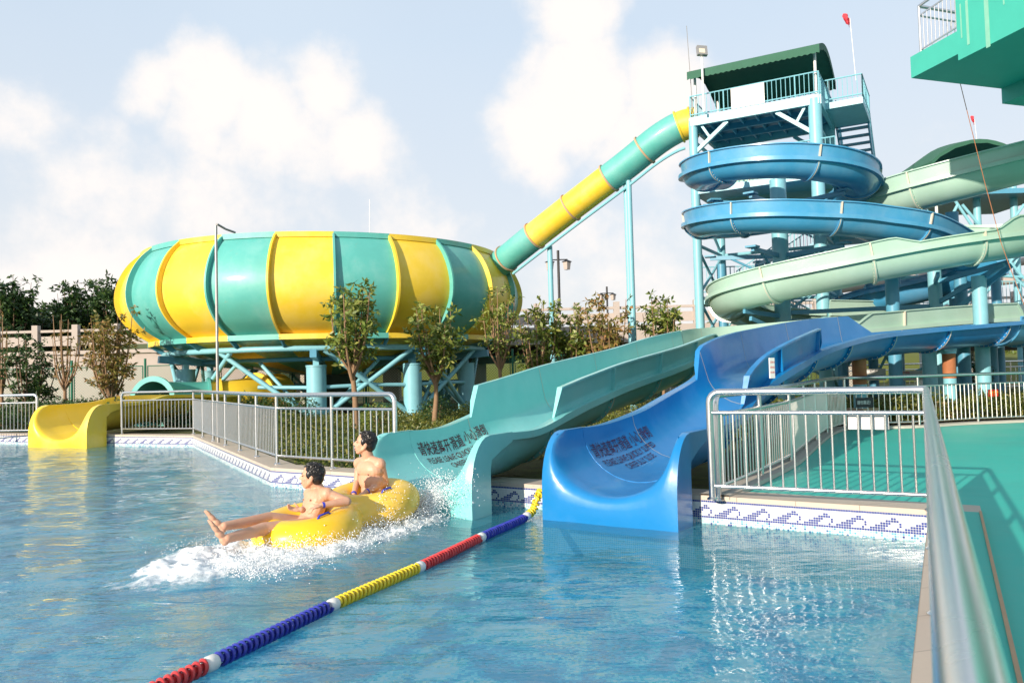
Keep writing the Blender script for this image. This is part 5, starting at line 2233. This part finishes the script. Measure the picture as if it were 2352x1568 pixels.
# ------------------------------------------------------------ vegetation
def leaf_cloud(name, cen, sizes, mat, parent=None, kind=None, droop=.3, aspect=.36, loc=None):
    cen = np.asarray(cen, float)
    n_ = len(cen)
    d = rng.normal(size=(n_, 3))
    d[:, 2] = d[:, 2] * .7 - droop * .5
    d /= np.linalg.norm(d, axis=1)[:, None]
    e = rng.normal(size=(n_, 3))
    e -= (e * d).sum(1)[:, None] * d
    e /= np.linalg.norm(e, axis=1)[:, None]
    s = np.asarray(sizes, float)[:, None]
    nn_ = np.cross(d, e)
    v0 = cen
    v1 = cen + d * s * .5 + e * s * aspect * .5 + nn_ * s * .05
    v2 = cen + d * s
    v3 = cen + d * s * .5 - e * s * aspect * .5 + nn_ * s * .05
    vs = np.stack([v0, v1, v2, v3], 1).reshape(-1, 3)
    off = np.array(WL[parent.name] if parent else (loc or (0, 0, 0)))
    vs = vs - off
    fs = (np.arange(n_) * 4)[:, None] + np.arange(4)
    me = bpy.data.meshes.new(name)
    me.vertices.add(len(vs))
    me.vertices.foreach_set('co', vs.ravel())
    me.loops.add(n_ * 4)
    me.loops.foreach_set('vertex_index', fs.ravel().astype(np.int32))
    me.polygons.add(n_)
    me.polygons.foreach_set('loop_start', (np.arange(n_) * 4).astype(np.int32))
    me.update(calc_edges=True)
    me.materials.append(mat)
    o = bpy.data.objects.new(name, me)
    COL.objects.link(o)
    if parent:
        o.parent = parent
    else:
        o.location = off
    WL[o.name] = V(off)
    if kind:
        o['kind'] = kind
    return o


def tree(name, x, y, z0, H, Wd, label, mat, bark, seed, fork=.35, nbr=9, leaves=1800, ls=.14, trunk=.06, cat='tree', group=None, bare=.25, stake=False):
    rn = random.Random(seed)
    root = thing(name, (x, y, z0), label, cat, group)
    mb = MB()
    top = V((x + rn.uniform(-.1, .1), y, z0 + H * fork))
    mb.tube([(x, y, z0 - .1), V((x, y, z0)).lerp(top, .5) + V((rn.uniform(-.04, .04), 0, 0)), top], trunk, 8, rs=[trunk * 1.25, trunk, trunk * .8])
    tips = []
    for k in range(nbr):
        a_ = 2 * math.pi * k / nbr + rn.uniform(-.4, .4)
        rad = Wd / 2 * rn.uniform(.25, 1)
        hz = z0 + H * rn.uniform(fork + (1 - fork) * .55, 1)
        end = V((x + math.cos(a_) * rad, y + math.sin(a_) * rad, hz))
        st_ = V((x, y, z0)).lerp(top, rn.uniform(.75, 1.0))
        c1_ = st_.lerp(end, .45) + V((math.cos(a_) * rad * .25, math.sin(a_) * rad * .25, -H * .03))
        pts_ = spline([st_, c1_, end], 5)
        mb.tube(pts_, .02, 6, rs=[trunk * .55 * (1 - i / (len(pts_))) + .005 for i in range(len(pts_))])
        for j in range(4):
            q = rn.uniform(.35, .95)
            b_ = pts_[int(q * (len(pts_) - 1))]
            e2 = b_ + V((rn.gauss(0, .22), rn.gauss(0, .22), rn.uniform(.1, .35))) * (Wd * .45)
            mb.tube([b_, b_.lerp(e2, .5) + V((0, 0, -.03)), e2], .01, 5, rs=[.011, .008, .004])
            tips += [(e2, .8), (b_.lerp(e2, .6), .5)]
        tips += [(end, 1), (pts_[-3], .6)]
    mb.build('trunk', bark, root, 60)
    cs_, sz = [], []
    for _ in range(leaves // 7):
        t_, w_ = rn.choice(tips)
        s = Wd * .075
        cx_ = (t_.x + rn.gauss(0, s), t_.y + rn.gauss(0, s), t_.z + rn.gauss(0, s * .9))
        for _k in range(7):
            cs_.append((cx_[0] + rn.gauss(0, .012), cx_[1] + rn.gauss(0, .012), cx_[2] + rn.gauss(0, .02)))
            sz.append(ls * rn.uniform(.7, 1.3))
    leaf_cloud('crown', cs_, sz, mat, root)
    if stake:
        sk = MB()
        for q in range(3):
            a_ = 2.1 * q + .3
            sk.tube([(x + .6 * math.cos(a_), y + .6 * math.sin(a_), z0 - .05), (x, y, z0 + .95)], .025, 6)
        sk.build('stake', M['bark'], root)
    return root


def tr(u, vtop, Y, Wpx, *a, z0=.3, **k):
    p = at(u, 880, Y)
    H = at(u, vtop, Y).z - z0
    if 'group' not in k or k['group'] is None:
        k['group'] = 'trees behind the viaduct' if Y > 40 else 'young trees planted among the slides'
    return tree('tree', p.x, Y, z0, H, Wpx / 1800 * Y, *a, **k)


tr(816, 642, 19.5, 150, 'slim young tree in front of the yellow and teal seam of the bowl', M['leaf'], M['bark'], 1, fork=.42, nbr=13, leaves=2000, ls=.17, trunk=.07)
tr(994, 698, 21.5, 140, 'small tree with tan trunk beside the teal slide, before the bowl', M['leaf'], M['bark'], 2, fork=.40, nbr=12, leaves=1750, ls=.17, trunk=.065)
tr(1152, 655, 24, 100, 'sparse many-stemmed tree at the right edge of the bowl', M['leaf'], M['bark'], 3, fork=.45, nbr=15, leaves=1100, ls=.15, trunk=.06)
tr(1240, 690, 26, 120, 'loose leafy sapling just right of the bowl', M['leaf'], M['bark'], 4, fork=.3, nbr=13, leaves=1150, ls=.21)
tr(1312, 700, 26.5, 100, 'thin leafy sapling beside the short blue pole', M['leaf'], M['bark'], 5, fork=.25, nbr=13, leaves=1400, ls=.21)
tr(1395, 688, 26, 120, 'reddish leafy sapling left of the tall blue pole', M['leafred'], M['bark'], 6, fork=.25, nbr=15, leaves=2000, ls=.21)
tr(1527, 672, 27, 100, 'bushy sapling between the tall blue pole and the tower', M['leaf'], M['bark'], 7, fork=.25, nbr=14, leaves=1900, ls=.21)
tr(70, 755, 27, 110, 'dense dark shrub tree against the pale wall at left', M['leafdark'], M['barkdark'], 8, fork=.15, nbr=13, leaves=3000, ls=.15, z0=.3)
tr(150, 700, 27, 80, 'thin nearly bare tree with stakes between two shrubs at left', M['leafred'], M['bark'], 9, fork=.35, nbr=10, leaves=260, ls=.12, stake=True)
tr(254, 712, 26.5, 120, 'tall bushy brown-green tree touching the left side of the bowl', M['leafred'], M['bark'], 10, fork=.2, nbr=16, leaves=3600, ls=.15, stake=True)
tr(4, 700, 27, 70, 'bare thin tree at the left picture edge', M['leafred'], M['bark'], 12, fork=.3, nbr=8, leaves=160, ls=.12)
for k, (u, vt, Y, wp, lab) in enumerate(((25, 622, 47, 110, 'tallest dark tree rising above the wall at the left edge'), (95, 690, 50, 120, 'low dark tree crown above the wall second from left'),
                                        (182, 650, 49, 90, 'pointed dark tree above the wall left of the bowl'), (262, 638, 48, 90, 'dark tall tree half hidden by the left rim of the bowl'), (140, 700, 53, 110, 'low distant tree between the pointed tree and the left crown'), (225, 695, 53, 100, 'low distant tree beside the bowl rim'), (55, 690, 52, 100, 'low distant tree behind the tallest tree'))):
    tr(u, vt, Y, wp, lab, M['leafdark'], M['barkdark'], 30 + k, fork=.3, nbr=16, leaves=4200, ls=.34, trunk=.1, group=None, z0=1.5)
for k, (u, Y, wp) in enumerate(((1625, 60, 60), (1880, 70, 90), (2280, 60, 100), (2050, 62, 70))):
    tr(u, 742 if k == 0 else 800, Y, wp, ['distant round tree top just left of the tower columns', 'distant green tree seen between the tower legs', 'distant tree under the slides at the right edge', 'distant tree seen below the mint slide'][k], M['leaf'], M['bark'], 60 + k, fork=.2, nbr=14, leaves=1800, ls=.35, group=None)


def shrub(u, v, Y, wpx, hm, label, mat, n_=1500, ls=.08, z0=.25):
    p = at(u, v, Y)
    r_ = wpx / 3600 * Y
    root = thing('bush', (p.x, Y, z0), label, 'bush', 'bushes in the planting beds')
    cs_, sz = [], []
    for _ in range(n_):
        d = V((random.gauss(0, 1), random.gauss(0, 1), random.gauss(0, 1))).normalized()
        q = random.random() ** .35
        lump = 1 + .25 * noise.noise(d * 2.2 + V((u, 0, 0)))
        cs_.append((p.x + d.x * r_ * q * lump, Y + d.y * r_ * q * lump, z0 + hm * .5 + d.z * hm * .5 * q * lump))
        sz.append(ls * random.uniform(.6, 1.3))
    leaf_cloud('foliage', cs_, sz, mat, root)
    st = MB()
    for k in range(6):
        st.tube([(p.x, Y, z0 - .05), (p.x + random.uniform(-.5, .5) * r_, Y + random.uniform(-.5, .5) * r_, z0 + hm * .7)], .015, 5)
    st.build('stem', M['bark'], root)


shrub(872, 930, 20.5, 110, .75, 'rounded hedge ball behind the railing before the blue bowl leg', M['leaf'])
shrub(1003, 920, 22.5, 90, .8, 'round green bush behind the small tan-trunked tree', M['leafdark'])
shrub(1075, 925, 23, 60, .6, 'little bush where the teal slide wall rises', M['leaf'], 900)
shrub(2218, 860, 24, 110, 1.5, 'dark round bush behind the second rusty column', M['leafdark'], 3000, .1, z0=.4)
shrub(655, 930, 21, 70, .6, 'small bright bush at the foot of the angled railing', M['leaf'], 900)
for k, u in enumerate((660, 560, 380, 160, 60)):
    shrub(u, 900, 25.5 + (k % 2), 130, 1.0, ['low hedge clump under the left of the bowl', 'low hedge clump behind the yellow tube', 'low hedge clump behind the teal tube end', 'low dark hedge clump behind the yellow mouth', 'low dark hedge clump near the left edge'][k], M['leafdark'], 1500, .11)


def cover(name, poly_, z0, z1, n_, ls, mat, zs=None):
    xs = [p[0] for p in poly_]
    ys = [p[1] for p in poly_]
    cs_, sz = [], []
    pv = [V((p[0], p[1])) for p in poly_]
    while len(cs_) < n_:
        x, y = random.uniform(min(xs), max(xs)), random.uniform(min(ys), max(ys))
        if inside((x, y), pv):
            h_ = z1 * (.65 + .5 * noise.noise(V((x * 1.3, y * 1.3, 2))))
            cs_.append((x, y, z0 + h_ * random.random() ** .5))
            sz.append(ls * random.uniform(.6, 1.3))
    return leaf_cloud(name, cs_, sz, mat, None, 'stuff', droop=-.9)


# planting bed behind the angled railing, up to the teal chute
off = .42
o1 = xy(g1) + V((.1, .3))
a2o = outer30[1]
bed = [a2o + V((.05, .1)), outer30[2] + V((.1, .3)), V((-7.5, 27)), V((2.5, 26)), V((4.3, 20.0)), V((1.3, 14.6)), V((-.6, 11.6)), V((-1.3, 11.0))]
cover('ground_cover', bed, .20, .42, 26000, .085, M['hedge'])
cover('grass', bed, .2, .16, 14000, .12, M['grass'])
# hedge bank behind curved railing
cv = [p for p in curve]
hb = [p + (p - V((9, 8))).normalized() * .35 for p in cv[4:]]
hb2 = [p + (p - V((9, 8))).normalized() * (3.3) for p in cv[4:]]
cover('hedge_bank', [tuple(p) for p in hb + hb2[::-1]], .2, .85, 26000, .10, M['hedge'])
mbk = MB()
mbk.poly(hb[0:] + hb2[::-1], .34)
struct(mbk.build('planting_bank', M['soil'], smooth=0))
cover('far_ground_cover', [(-26, 23.5), (-9.5, 23.0), (-8.5, 31), (-30, 31)], .2, 1.1, 22000, .14, M['leafdark'])
cover('right_ground_cover', [(4, 20.5), (8, 19.5), (22, 26), (24, 31), (3, 30)], .2, .5, 12000, .12, M['hedge'])
# kerb under the curved railing
kb = MB()
pk_, _ = resample(spline([V((p.x, p.y, .27)) for p in curve], 5), .3)
rows = []
for (p, t_, s_, up) in frames(pk_):
    o_ = -s_ if (p - V((9, 8, 0)) - s_).length > (p - V((9, 8, 0)) + s_).length else s_
    rows.append([p + o_ * (-.12), p + o_ * (-.12) + V((0, 0, .05)), p + o_ * .2 + V((0, 0, .05)), p + o_ * .2 - V((0, 0, .05))])
kb.grid(rows)
struct(kb.build('kerb', M['concrete'], smooth=0))
